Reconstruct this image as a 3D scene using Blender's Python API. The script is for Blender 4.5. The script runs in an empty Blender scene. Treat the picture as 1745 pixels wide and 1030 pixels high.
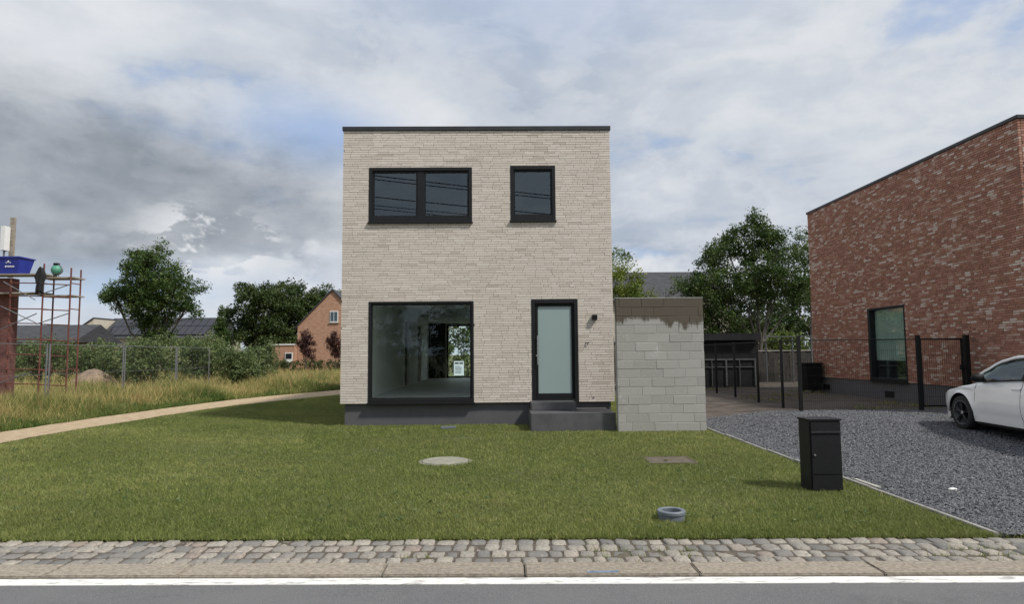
import bpy, bmesh, math, random
import numpy as np
from mathutils import Vector, Matrix
R = random.Random(7)
sc = bpy.context.scene
COL = sc.collection

# ------------------------------------------------------------------ camera
FPX, WPX = 1115.0, 1745.0
pitch, yaw, roll = math.atan(89 / FPX), 16 / FPX, 0.008
fv = Vector((math.sin(yaw) * math.cos(pitch), math.cos(yaw) * math.cos(pitch), math.sin(pitch)))
rv = Vector((math.cos(yaw), -math.sin(yaw), 0)); uv = rv.cross(fv)
r2 = rv * math.cos(roll) - uv * math.sin(roll); u2 = uv * math.cos(roll) + rv * math.sin(roll)
cd = bpy.data.cameras.new('camera'); cam = bpy.data.objects.new('camera', cd); COL.objects.link(cam)
cd.sensor_width = 36; cd.lens = 36 * FPX / WPX; cd.clip_end = 4000; cd.clip_start = 0.05
mw = Matrix((r2, u2, -fv)).transposed().to_4x4(); mw.translation = (0, 0, 1.6)
cam.matrix_world = mw
sc.camera = cam

# ------------------------------------------------------------------ node helper
class NT:
    def __init__(s, tree): s.t = tree; s.n = tree.nodes; s.l = tree.links
    def node(s, typ, **kw):
        n = s.n.new(typ)
        for k, v in kw.items(): setattr(n, k, v)
        return n
    def put(s, sock, v):
        if isinstance(v, bpy.types.NodeSocket): s.l.new(v, sock)
        elif v is not None:
            if sock.type == 'RGBA' and len(v) == 3: v = (*v, 1)
            sock.default_value = v
    def m(s, op, a, b=None, c=None, clamp=False):
        n = s.node('ShaderNodeMath', operation=op, use_clamp=clamp)
        s.put(n.inputs[0], a)
        if b is not None: s.put(n.inputs[1], b)
        if c is not None: s.put(n.inputs[2], c)
        return n.outputs[0]
    def vm(s, op, a, b=None):
        n = s.node('ShaderNodeVectorMath', operation=op); s.put(n.inputs[0], a)
        if b is not None: s.put(n.inputs[1], b)
        return n.outputs[1] if op in ('LENGTH', 'DOT_PRODUCT', 'DISTANCE') else n.outputs[0]
    def noise(s, vec, scale, detail=4, rough=.55, dist=0, out=0):
        n = s.node('ShaderNodeTexNoise'); s.put(n.inputs['Vector'], vec)
        n.inputs['Scale'].default_value = scale; n.inputs['Detail'].default_value = detail
        n.inputs['Roughness'].default_value = rough; n.inputs['Distortion'].default_value = dist
        return n.outputs[out]
    def mix(s, f, a, b, mode='MIX'):
        n = s.node('ShaderNodeMix', data_type='RGBA', blend_type=mode)
        s.put(n.inputs[0], f); s.put(n.inputs[6], a); s.put(n.inputs[7], b)
        return n.outputs[2]
    def ss(s, v, lo, hi):
        n = s.node('ShaderNodeMapRange', interpolation_type='SMOOTHSTEP')
        s.put(n.inputs[0], v); n.inputs[1].default_value = lo; n.inputs[2].default_value = hi
        return n.outputs[0]
    def ramp(s, v, stops, interp='LINEAR'):
        n = s.node('ShaderNodeValToRGB'); s.put(n.inputs[0], v); cr = n.color_ramp; cr.interpolation = interp
        while len(cr.elements) < len(stops): cr.elements.new(.5)
        for e, (p, c) in zip(cr.elements, stops): e.position = p; e.color = (*c, 1)
        return n.outputs[0]

# ------------------------------------------------------------------ world
SUN = Vector((.54, -.35, .766)).normalized()
world = bpy.data.worlds.new('World'); sc.world = world; world.use_nodes = True
w = NT(world.node_tree); w.n.clear()
out = w.node('ShaderNodeOutputWorld'); bg = w.node('ShaderNodeBackground'); bg.inputs[1].default_value = .1
w.l.new(bg.outputs[0], out.inputs[0])
sky = w.node('ShaderNodeTexSky', sky_type='NISHITA', sun_disc=False, sun_elevation=math.radians(50), sun_rotation=math.radians(123))
sky.air_density = 1.0; sky.dust_density = 1.0; sky.ozone_density = 1.2
tc = w.node('ShaderNodeTexCoord'); D = tc.outputs['Generated']
sx = w.node('ShaderNodeSeparateXYZ'); w.l.new(D, sx.inputs[0]); dz = sx.outputs[2]
den = w.m('ADD', w.m('MAXIMUM', dz, 0.0), .16)
cv = w.node('ShaderNodeCombineXYZ'); w.put(cv.inputs[0], w.m('DIVIDE', sx.outputs[0], den)); w.put(cv.inputs[1], w.m('DIVIDE', sx.outputs[1], den))
P2 = cv.outputs[0]
def blob(c, rx, rz, inner=.25):            # a smooth cloud body round a direction: wide in azimuth, flat in height
    v = w.vm('MULTIPLY', w.vm('SUBTRACT', D, c), (1 / rx, 1 / rx, 1 / rz))
    wob = w.m('MULTIPLY', w.m('SUBTRACT', nwob, .5), .9)
    return w.ss(w.m('ADD', w.vm('LENGTH', v), wob), 1.0, inner)
nwob = w.noise(w.vm('MULTIPLY', D, (1, 1, 1.8)), 4.5, 9, .62)
n_big = w.noise(w.vm('ADD', P2, (3.1, 1.7, 0)), .75, 7, .52, .35)
n_mid = w.noise(w.vm('ADD', P2, (8.3, 4.1, 2)), 1.7, 8, .56, .25)
n_fin = w.noise(w.vm('MULTIPLY', D, (1, 1, 1.9)), 7.5, 9, .58, .15)
lit = w.m('ADD', w.m('ADD', w.m('MULTIPLY', n_big, .55), w.m('MULTIPLY', n_mid, .35)), w.m('MULTIPLY', n_fin, .2))
cloud = w.ramp(lit, [(.38, (2.7, 3.15, 3.85)), (.48, (3.7, 4.1, 4.7)), (.57, (4.85, 5.1, 5.45)), (.66, (5.9, 6.0, 6.15))])
nd = w.noise(w.vm('MULTIPLY', D, (1, 1, 2.1)), 3.6, 11, .62, .5)
nd2 = w.noise(w.vm('ADD', w.vm('MULTIPLY', D, (1, 1, 2.4)), (5, 2, 1)), 8.5, 9, .6, .3)
tex = w.m('ADD', w.m('MULTIPLY', nd, .7), w.m('MULTIPLY', nd2, .3))
cloud = w.mix(w.m('MULTIPLY', w.ss(tex, .52, .38), .30), cloud, (3.1, 3.6, 4.35))
rim = w.m('MULTIPLY', w.ss(tex, .48, .54), w.ss(tex, .64, .54))
cloud = w.mix(w.m('MULTIPLY', rim, .26), cloud, (5.9, 6.0, 6.15))
# thin places where blue sky shows
hole = w.m('MULTIPLY', w.ss(w.m('ADD', w.m('MULTIPLY', n_mid, .7), w.m('MULTIPLY', n_fin, .3)), .45, .34), .6)
hole = w.m('MAXIMUM', hole, w.m('MULTIPLY', blob((-.27, .910, .314), .20, .085, .05), .85))
hole = w.m('MAXIMUM', hole, w.m('MULTIPLY', blob((-.50, .855, .098), .36, .062, .1), .85))
hole = w.m('MAXIMUM', hole, w.m('MULTIPLY', blob((.06, .86, .49), .5, .10, .0), .38))
blue = w.mix(.6, sky.outputs[0], (2.7, 3.9, 6.3))
c1 = w.mix(hole, cloud, blue)
# big grey rain cloud and its ragged underside
dark = w.m('MULTIPLY', blob((-.56, .805, .215), .52, .16, .35), w.ss(n_big, .15, .5))
dark2 = blob((-.33, .93, .185), .20, .075, .1)
dk = w.m('MAXIMUM', w.m('MULTIPLY', dark, .97), w.m('MULTIPLY', dark2, .72))
greyc = w.ramp(w.m('ADD', w.m('MULTIPLY', n_mid, .5), w.m('MULTIPLY', n_fin, .5)), [(.36, (1.85, 2.08, 2.4)), (.5, (2.6, 2.83, 3.12)), (.62, (3.6, 3.78, 4.0))])
greyc = w.mix(w.m('MULTIPLY', rim, .16), greyc, (4.0, 4.25, 4.6))
c2 = w.mix(dk, c1, greyc)
brt = w.m('MULTIPLY', blob((-.46, .80, .36), .42, .10, .1), w.ss(n_mid, .35, .68))
c2 = w.mix(w.m('MULTIPLY', brt, .8), c2, (5.7, 5.85, 6.05))
# cumulus banks low above the horizon, all the way round
puff = w.noise(w.vm('MULTIPLY', D, (1, 1, 1.5)), 8.0, 8, .54, .1)
topz = w.m('ADD', .06, w.m('MULTIPLY', puff, .17))
bank = w.m('MULTIPLY', w.m('SUBTRACT', 1.0, w.m('MULTIPLY', blob((-.53, .84, .105), .30, .075, .2), .85)), w.m('MULTIPLY', w.ss(w.m('SUBTRACT', topz, dz), -.004, .02), w.ss(w.noise(D, 3.3, 3), .40, .50)))
bankc = w.ramp(w.noise(D, 13, 6, .55), [(.3, (4.0, 4.35, 4.9)), (.48, (4.8, 5.05, 5.45)), (.62, (5.9, 6.0, 6.15))])
c3 = w.mix(w.m('MULTIPLY', bank, .85), c2, bankc)
c3 = w.mix(w.m('MULTIPLY', blob((-.395, .90, .150), .12, .075, .3), w.ss(nd2, .49, .55)), c3, (6.0, 6.1, 6.25))
c3 = w.mix(w.m('MULTIPLY', w.ss(dz, .10, -.02), .6), c3, (4.5, 5.0, 5.7))
c3 = w.mix(1.0, c3, (.99, 1.0, 1.015), 'MULTIPLY')
w.l.new(c3, bg.inputs[0])

# ------------------------------------------------------------------ sun, exposure
sl = bpy.data.lights.new('sun', 'SUN'); sl.energy = 3.0; sl.angle = math.radians(5); sl.color = (1, .955, .88)
so = bpy.data.objects.new('sun', sl); COL.objects.link(so); so.rotation_euler = SUN.to_track_quat('Z', 'Y').to_euler(); so.location = SUN * 60
sc.view_settings.view_transform = 'Standard'; sc.view_settings.look = 'None'
sc.view_settings.exposure = .4; sc.view_settings.gamma = 1
sc.cycles.max_bounces = 8; sc.cycles.transparent_max_bounces = 16
sc.cycles.use_denoising = True

# ------------------------------------------------------------------ materials
def base(name):
    m = bpy.data.materials.new(name); m.use_nodes = True
    t = NT(m.node_tree); return m, t, t.n['Principled BSDF']
def pos(t, scale=(1, 1, 1)):
    g = t.node('ShaderNodeNewGeometry'); return t.vm('MULTIPLY', g.outputs['Position'], scale)
def rnd(t):
    g = t.node('ShaderNodeNewGeometry'); o = t.node('ShaderNodeObjectInfo')
    return t.m('FRACT', t.m('ADD', g.outputs['Random Per Island'], o.outputs['Random']))
def bump(t, b, h, strength, dist=.01):
    n = t.node('ShaderNodeBump'); n.inputs['Strength'].default_value = strength; n.inputs['Distance'].default_value = dist
    t.put(n.inputs['Height'], h); t.l.new(n.outputs[0], b.inputs['Normal'])
def mat(name, c1, c2=None, rough=.75, ns=6, bs=0, bd=.004, bstr=.6, metal=0, vary=0, stretch=(1, 1, 1), spec=.5, det=5, lo=.32, hi=.68):
    m, t, b = base(name); p = pos(t, stretch)
    c = c1
    if c2: c = t.mix(t.ss(t.noise(p, ns, det, .6), lo, hi), c1, c2)
    if vary:
        f = t.m('ADD', 1 - vary / 2, t.m('MULTIPLY', rnd(t), vary))
        cc = t.node('ShaderNodeCombineXYZ')
        for i in range(3): t.put(cc.inputs[i], f)
        c = t.mix(1.0, c, cc.outputs[0], 'MULTIPLY')
    t.put(b.inputs['Base Color'], c); b.inputs['Roughness'].default_value = rough; b.inputs['Metallic'].default_value = metal
    b.inputs['Specular IOR Level'].default_value = spec
    if bs: bump(t, b, t.noise(p, bs, 4, .6), bstr, bd)
    return m
def brickmat(name, stops, ns, rough=.85, fleck=.25):
    m, t, b = base(name); p = pos(t); c = t.ramp(rnd(t), stops, 'LINEAR')
    n = t.noise(t.vm('MULTIPLY', p, (1, 1, 2.6)), ns, 5, .65)
    c = t.mix(t.m('MULTIPLY', t.ss(n, .50, .72), fleck), c, (.62, .57, .5))
    c = t.mix(t.m('MULTIPLY', t.ss(n, .46, .30), fleck * 1.2), c, (.20, .165, .135))
    big = t.noise(p, .55, 3); f = t.m('ADD', .93, t.m('MULTIPLY', big, .14))
    cc = t.node('ShaderNodeCombineXYZ')
    for i in range(3): t.put(cc.inputs[i], f)
    c = t.mix(1.0, c, cc.outputs[0], 'MULTIPLY')
    t.put(b.inputs['Base Color'], c); b.inputs['Roughness'].default_value = rough
    bump(t, b, t.noise(p, 90, 3), .5, .004)
    return m
def leafmat(name, ca, cb, cc, trans=.3):
    m, t, b = base(name); a = t.node('ShaderNodeAttribute', attribute_name='tone')
    c = t.ramp(a.outputs['Fac'], [(0, ca), (.5, cb), (1, cc)])
    t.put(b.inputs['Base Color'], c); b.inputs['Roughness'].default_value = .55; b.inputs['Specular IOR Level'].default_value = .3
    tr = t.node('ShaderNodeBsdfTranslucent'); t.l.new(c, tr.inputs[0]); mx = t.node('ShaderNodeMixShader'); mx.inputs[0].default_value = trans
    o = t.n['Material Output']; t.l.new(b.outputs[0], mx.inputs[1]); t.l.new(tr.outputs[0], mx.inputs[2]); t.l.new(mx.outputs[0], o.inputs[0])
    return m
def glassmat(name, tint, refl=1.6, rough=.0):
    m, t, b = base(name); fr = t.node('ShaderNodeFresnel'); gg = t.node('ShaderNodeNewGeometry')
    t.put(fr.inputs[0], t.m('ADD', refl, t.m('MULTIPLY', gg.outputs['Backfacing'], 1 / refl - refl)))
    tr = t.node('ShaderNodeBsdfTransparent'); tr.inputs[0].default_value = (*tint, 1)
    gl = t.node('ShaderNodeBsdfGlossy'); gl.inputs[0].default_value = (.80, .93, 1, 1); gl.inputs['Roughness'].default_value = rough; mx = t.node('ShaderNodeMixShader')
    t.l.new(fr.outputs[0], mx.inputs[0]); t.l.new(tr.outputs[0], mx.inputs[1]); t.l.new(gl.outputs[0], mx.inputs[2])
    t.l.new(mx.outputs[0], t.n['Material Output'].inputs[0]); return m

G = {}
G['beige'] = brickmat('beige_brick', [(0, (.48, .42, .362)), (.06, (.56, .498, .437)), (.45, (.605, .542, .48)), (.85, (.628, .566, .504)), (1, (.66, .60, .54))], 34, fleck=.08)
G['beige_mortar'] = mat('beige_mortar', (.19, .165, .14), (.46, .415, .36), .95, 9, 80, stretch=(.5, 1, 6))
G['red'] = brickmat('red_brick', [(0, (.245, .115, .080)), (.25, (.30, .138, .094)), (.5, (.345, .162, .112)), (.72, (.385, .205, .15)), (.84, (.43, .285, .225)), (.92, (.50, .395, .335)), (1, (.56, .465, .405))], 30, fleck=.08)
G['red_mortar'] = mat('red_mortar', (.19, .14, .115), (.27, .21, .18), .95, 14, 80)
G['orange'] = mat('orange_brick', (.34, .18, .115), (.45, .275, .19), .9, 2.5, 30, stretch=(1, 1, 3))
G['oldred'] = mat('dark_red_brick', (.12, .05, .045), (.19, .08, .065), .9, 5, 40, stretch=(1, 1, 4))
G['plinth'] = mat('plinth_render', (.08, .08, .088), (.092, .091, .099), .8, 3, 120, .002, stretch=(1, 1, .6))
G['bluestone'] = mat('bluestone', (.066, .067, .072), (.092, .092, .097), .55, 4, 150, .001, det=8)
G['black'] = mat('black_aluminium', (.010, .0105, .012), (.013, .0135, .015), .5, 30, spec=.25)
G['blackpaint'] = mat('black_paint', (.007, .0075, .008), (.010, .0105, .011), .6, 25, vary=.2, spec=.2)
G['coping'] = mat('zinc_coping', (.035, .036, .04), (.05, .05, .055), .4, 3, metal=.4)
G['glass'] = glassmat('window_glass', (.975, 1, .985), 1.38)
G['darkglass'] = glassmat('dark_window_glass', (.40, .46, .50), 1.85)
G['sideglass'] = glassmat('coated_glass', (.88, .95, .93), 2.2)
G['carglass'] = glassmat('car_glass', (.30, .34, .33), 1.6)
m, t, b = base('frosted_glass'); t.put(b.inputs['Base Color'], t.mix(t.noise(pos(t), .8, 2), (.25, .33, .325), (.29, .37, .36)))
b.inputs['Roughness'].default_value = .28; b.inputs['Specular IOR Level'].default_value = .6; G['frost'] = m
G['plaster'] = mat('interior_plaster', (.82, .86, .83), (.87, .90, .875), .9, 2, 60, .002)
G['floor'] = mat('interior_screed', (.52, .53, .525), (.60, .61, .605), .5, 2.5, 60, .002)
G['backing'] = mat('backing_panel', (.50, .54, .50), (.56, .59, .55), .8, 3)  # for the panel added to make the side window look pale
G['white'] = mat('white_paint', (.70, .70, .68), (.76, .76, .74), .6, 8)
G['paper'] = mat('notice_paper', (.62, .80, .82), (.70, .84, .86), .7, 8)
G['steel'] = mat('brushed_steel', (.55, .56, .57), (.62, .62, .63), .32, 40, metal=1)
# concrete blocks, with the rain-soaked top courses
m, t, b = base('concrete_block'); p = pos(t); r = rnd(t)
c = t.ramp(r, [(0, (.29, .285, .262)), (.5, (.318, .312, .29)), (1, (.35, .343, .318))])
c = t.mix(t.m('MULTIPLY', t.ss(t.noise(p, 26, 5, .7), .35, .75), .45), c, (.42, .41, .38))
g = t.node('ShaderNodeSeparateXYZ'); t.l.new(p, g.inputs[0])
drip = t.noise(t.vm('MULTIPLY', p, (1, 1, .05)), 3.4, 5, .62)
edge = t.m('ADD', 2.37, t.m('MULTIPLY', t.m('SUBTRACT', drip, .5), -1.0))
soft = t.m('MULTIPLY', t.noise(p, 6, 5, .65), .30)
wet = t.m('MULTIPLY', t.ss(t.m('SUBTRACT', t.m('ADD', g.outputs[2], soft), edge), -.03, .09), t.ss(g.outputs[2], 2.80, 2.70))
c = t.mix(t.m('MULTIPLY', wet, .96), c, (.082, .066, .047))
eff = t.m('MULTIPLY', t.ss(t.noise(p, 2.1, 6, .65), .62, .72), .5)
c = t.mix(eff, c, (.50, .50, .49)); t.put(b.inputs['Base Color'], c); b.inputs['Roughness'].default_value = .92
bump(t, b, t.noise(p, 130, 4, .7), .7, .004); G['block'] = m
G['block_mortar'] = mat('block_mortar', (.22, .217, .20), (.31, .305, .285), .95, 6, 90)
G['concrete'] = mat('concrete', (.34, .33, .295), (.46, .445, .40), .9, 9, 120, .003)
G['edging'] = mat('edging_concrete', (.20, .195, .18), (.29, .28, .26), .9, 9, 120, .003)
G['manhole'] = mat('mossy_concrete', (.19, .185, .15), (.30, .29, .235), .92, 7, 90, .003, det=8)
G['kerb'] = mat('exposed_kerb_concrete', (.20, .172, .138), (.35, .305, .245), .92, 30, 170, .005, .8, vary=.14, det=8)
# asphalt
m, t, b = base('asphalt'); p = pos(t); n = t.noise(p, 170, 3, .75); c = t.ramp(n, [(.28, (.055, .056, .059)), (.52, (.115, .116, .12)), (.72, (.27, .27, .27))])
c = t.mix(t.m('MULTIPLY', t.ss(t.noise(t.vm('MULTIPLY', p, (.4, 1, 1)), 2.2, 5), .35, .65), .5), c, (.155, .155, .157))
c = t.mix(t.m('MULTIPLY', t.ss(t.noise(p, 1.1, 6, .7), .55, .7), .4), c, (.07, .071, .074)); t.put(b.inputs['Base Color'], c); b.inputs['Roughness'].default_value = .85; bump(t, b, n, .8, .004); G['asphalt'] = m
# worn road paint
m, t, b = base('road_paint'); p = pos(t); n = t.noise(t.vm('MULTIPLY', p, (.25, 1.2, 1)), 24, 7, .7); c = t.mix(t.ss(n, .50, .64), (.76, .75, .71), (.34, .335, .32))
c = t.mix(t.m('MULTIPLY', t.ss(t.noise(p, 300, 2), .5, .7), .25), c, (.5, .49, .47)); t.put(b.inputs['Base Color'], c); b.inputs['Roughness'].default_value = .7; bump(t, b, t.noise(p, 250, 3), .5, .003); G['paint'] = m
m, t, b = base('cobblestone'); p = pos(t)
c = t.ramp(rnd(t), [(0, (.14, .138, .134)), (.2, (.21, .20, .187)), (.4, (.275, .255, .222)), (.65, (.335, .302, .258)), (.85, (.39, .355, .30)), (1, (.29, .23, .19))])
c = t.mix(t.m('MULTIPLY', t.ss(t.noise(p, 45, 6, .7), .40, .62), .65), c, (.15, .14, .125)); c = t.mix(t.m('MULTIPLY', t.ss(t.noise(p, 18, 5, .7), .55, .75), .5), c, (.48, .45, .40))
t.put(b.inputs['Base Color'], c); b.inputs['Roughness'].default_value = .78; bump(t, b, t.noise(p, 70, 5, .6), .9, .008); G['cobble'] = m
G['bed'] = mat('joint_sand', (.065, .054, .042), (.12, .10, .078), .95, 16, 120, .006)
# soils
m, t, b = base('lawn_soil'); p = pos(t); c = t.mix(t.ss(t.noise(p, 3.2, 6, .65), .35, .68), (.075, .095, .026), (.11, .115, .042)); c = t.mix(t.m('MULTIPLY', t.ss(t.noise(p, 60, 4, .7), .5, .7), .5), c, (.10, .115, .035))
t.put(b.inputs['Base Color'], c); b.inputs['Roughness'].default_value = .95; bump(t, b, t.noise(p, 90, 4), 1, .02); G['lawn'] = m
G['field'] = mat('field_soil', (.10, .092, .038), (.17, .135, .06), .95, .6, 12, .05)
G['ground'] = mat('rough_meadow', (.085, .095, .032), (.13, .115, .05), .95, .25, 6, .05)
G['sand'] = mat('sandy_path', (.36, .265, .165), (.50, .39, .255), .95, 5, 60, .02, 1, det=9)
G['sandheap'] = mat('sand_heap', (.20, .145, .105), (.29, .215, .155), .95, 3, 20, .05)
G['yard'] = mat('bare_soil', (.062, .050, .041), (.115, .094, .078), .95, 1.4, 14, .04, 1, det=9)
G['gravelbed'] = mat('gravel_bed', (.035, .037, .044), (.06, .062, .07), .95, 60, 70, .02)
m, t, b = base('slate_chip'); c = t.ramp(rnd(t), [(0, (.075, .078, .087)), (.4, (.092, .096, .108)), (.75, (.112, .116, .129)), (.975, (.14, .144, .156)), (1, (.30, .30, .30))]); t.put(b.inputs['Base Color'], c); b.inputs['Roughness'].default_value = .6; G['chip'] = m
def grassmat(name, stops, patch, ps, amt, trans=.25):
    m, t, b = base(name); a = t.node('ShaderNodeAttribute', attribute_name='tone'); p = pos(t)
    c = t.ramp(a.outputs['Fac'], stops); c = t.mix(t.m('MULTIPLY', t.ss(t.noise(t.vm('MULTIPLY', p, (.6, 1, 0)), ps, 5, .6), .42, .66), amt), c, patch)
    t.put(b.inputs['Base Color'], c); b.inputs['Roughness'].default_value = .6; b.inputs['Specular IOR Level'].default_value = .25
    tr = t.node('ShaderNodeBsdfTranslucent'); t.l.new(c, tr.inputs[0]); mx = t.node('ShaderNodeMixShader'); mx.inputs[0].default_value = trans
    t.l.new(b.outputs[0], mx.inputs[1]); t.l.new(tr.outputs[0], mx.inputs[2]); t.l.new(mx.outputs[0], t.n['Material Output'].inputs[0]); return m
G['blade'] = grassmat('lawn_blade', [(0, (.105, .145, .034)), (.5, (.20, .24, .064)), (.9, (.32, .335, .115)), (1, (.46, .41, .22))], (.20, .215, .072), .55, .5, .35)
G['tall'] = grassmat('tall_grass', [(0, (.085, .14, .03)), (.3, (.20, .235, .065)), (.5, (.42, .36, .14)), (.8, (.58, .46, .21)), (1, (.42, .25, .13))], (.34, .33, .12), .35, .5, .4)
G['leaf_oak'] = leafmat('oak_leaf', (.030, .060, .013), (.060, .105, .022), (.125, .165, .042))
G['leaf_dark'] = leafmat('dark_leaf', (.028, .052, .013), (.052, .086, .021), (.105, .13, .04))
G['leaf_bright'] = leafmat('bright_leaf', (.06, .10, .015), (.13, .18, .025), (.24, .28, .05))
G['leaf_bush'] = leafmat('bush_leaf', (.07, .11, .036), (.125, .17, .062), (.20, .235, .10))
G['leaf_purple'] = leafmat('purple_leaf', (.035, .014, .014), (.065, .026, .024), (.10, .045, .04))
G['bark'] = mat('bark', (.075, .062, .048), (.15, .13, .105), .95, 14, 30, .03, 1, stretch=(1, 1, .25))
G['birch'] = mat('pale_bark', (.10, .09, .072), (.17, .155, .13), .9, 12, 30, .02, stretch=(1, 1, .5))
G['roof'] = mat('slate_roof', (.03, .031, .036), (.05, .052, .059), .75, 2, 20, .02, stretch=(1, 1, 3))
G['pv'] = mat('solar_glass', (.012, .013, .018), (.018, .019, .026), .15, 3)
G['cream'] = mat('cream_wall', (.44, .39, .32), (.52, .47, .39), .9, 2)
G['rust'] = mat('red_scaffold_steel', (.10, .026, .020), (.17, .055, .04), .6, 9, 60, .002)
G['galv'] = mat('galvanised_steel', (.14, .148, .156), (.21, .22, .23), .6, 14, metal=.4)
G['plank'] = mat('scaffold_plank', (.22, .19, .15), (.34, .30, .25), .85, 8, 40, stretch=(.3, 3, 1))
G['tub'] = mat('blue_plastic', (.018, .03, .26), (.028, .045, .34), .38, 6)
G['green'] = mat('green_plastic', (.06, .24, .16), (.10, .32, .22), .5, 8)
G['cloth'] = mat('black_cloth', (.012, .012, .014), (.02, .02, .022), .9, 8)
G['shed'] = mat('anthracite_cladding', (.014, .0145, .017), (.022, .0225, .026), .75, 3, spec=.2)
G['shedgrey'] = mat('grey_trim', (.085, .09, .095), (.12, .125, .13), .6, 5)
G['wood'] = mat('weathered_boards', (.040, .036, .032), (.075, .068, .06), .9, 5, 40, vary=.4, stretch=(3, 3, .4))
m, t, b = base('white_car_paint'); b.inputs['Base Color'].default_value = (.90, .905, .91, 1); b.inputs['Roughness'].default_value = .3; b.inputs['Coat Weight'].default_value = 1.0; b.inputs['Coat Roughness'].default_value = .02; G['car'] = m
G['tyre'] = mat('tyre_rubber', (.014, .014, .015), (.022, .022, .023), .85, 30)
G['rim'] = mat('black_alloy', (.018, .018, .02), (.026, .026, .028), .28, 10, metal=.5)
G['lamp_w'] = mat('headlamp_lens', (.45, .47, .5), (.6, .62, .65), .1, 4)
G['lamp_r'] = mat('rear_lamp', (.25, .01, .01), (.32, .015, .015), .15, 4)
G['collar'] = mat('pvc_collar', (.12, .14, .165), (.17, .19, .215), .5, 10)
G['rustplate'] = mat('rusty_cover', (.085, .068, .05), (.13, .105, .08), .85, 9, 60, .003)
G['bluecap'] = mat('blue_paint', (.10, .16, .25), (.22, .28, .36), .6, 20)
G['wirem'] = mat('dark_cable', (.012, .012, .013), None, .6)

# ------------------------------------------------------------------ mesh + object helpers
WL = {}
def wl(o): return WL[o.name] if o else Vector((0, 0, 0))
def props(o, label=None, cat=None, group=None, kind=None):
    if label: o['label'] = label
    if cat: o['category'] = cat
    if group: o['group'] = group
    if kind: o['kind'] = kind
    return o
def root(name, loc, label, cat, group=None, rz=0):
    o = bpy.data.objects.new(name, None); COL.objects.link(o); o.location = loc; o.rotation_euler.z = rz; o.empty_display_size = .2
    WL[o.name] = Vector(loc); return props(o, label, cat, group)
def link(name, me, parent=None, loc=None):
    o = bpy.data.objects.new(name, me); COL.objects.link(o); o.parent = parent
    loc = Vector(loc if loc is not None else wl(parent)); o.location = loc - wl(parent); WL[o.name] = loc; return o
def mesh_np(name, v, faces, mt, tone=None, smooth=False):
    """v (n,3); faces list of (k,m) int arrays"""
    me = bpy.data.meshes.new(name); v = np.asarray(v, np.float32)
    me.vertices.add(len(v)); me.vertices.foreach_set('co', v.ravel())
    faces = [np.asarray(f, np.int32) for f in faces if len(f)]
    lt = np.concatenate([np.full(len(f), f.shape[1], np.int32) for f in faces]); idx = np.concatenate([f.ravel() for f in faces])
    ls = np.concatenate(([0], np.cumsum(lt)[:-1])).astype(np.int32)
    me.loops.add(len(idx)); me.loops.foreach_set('vertex_index', idx)
    me.polygons.add(len(lt)); me.polygons.foreach_set('loop_start', ls); me.polygons.foreach_set('loop_total', lt)
    if tone is not None:
        a = me.attributes.new('tone', 'FLOAT', 'POINT'); a.data.foreach_set('value', np.asarray(tone, np.float32))
    me.materials.append(mt); me.update(calc_edges=True)
    me.polygons.foreach_set('use_smooth', np.full(len(lt), bool(smooth)))
    return me
BOXF = np.array([[0, 3, 2, 1], [4, 5, 6, 7], [0, 1, 5, 4], [1, 2, 6, 5], [2, 3, 7, 6], [3, 0, 4, 7]])
def boxes_np(b):
    b = np.asarray(b, float); lo, hi = b[:, :3], b[:, 3:]
    c = np.array([[0, 0, 0], [1, 0, 0], [1, 1, 0], [0, 1, 0], [0, 0, 1], [1, 0, 1], [1, 1, 1], [0, 1, 1]])
    v = lo[:, None] + c[None] * (hi - lo)[:, None]
    f = BOXF[None] + (np.arange(len(b)) * 8)[:, None, None]
    return v.reshape(-1, 3), f.reshape(-1, 4)
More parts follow.
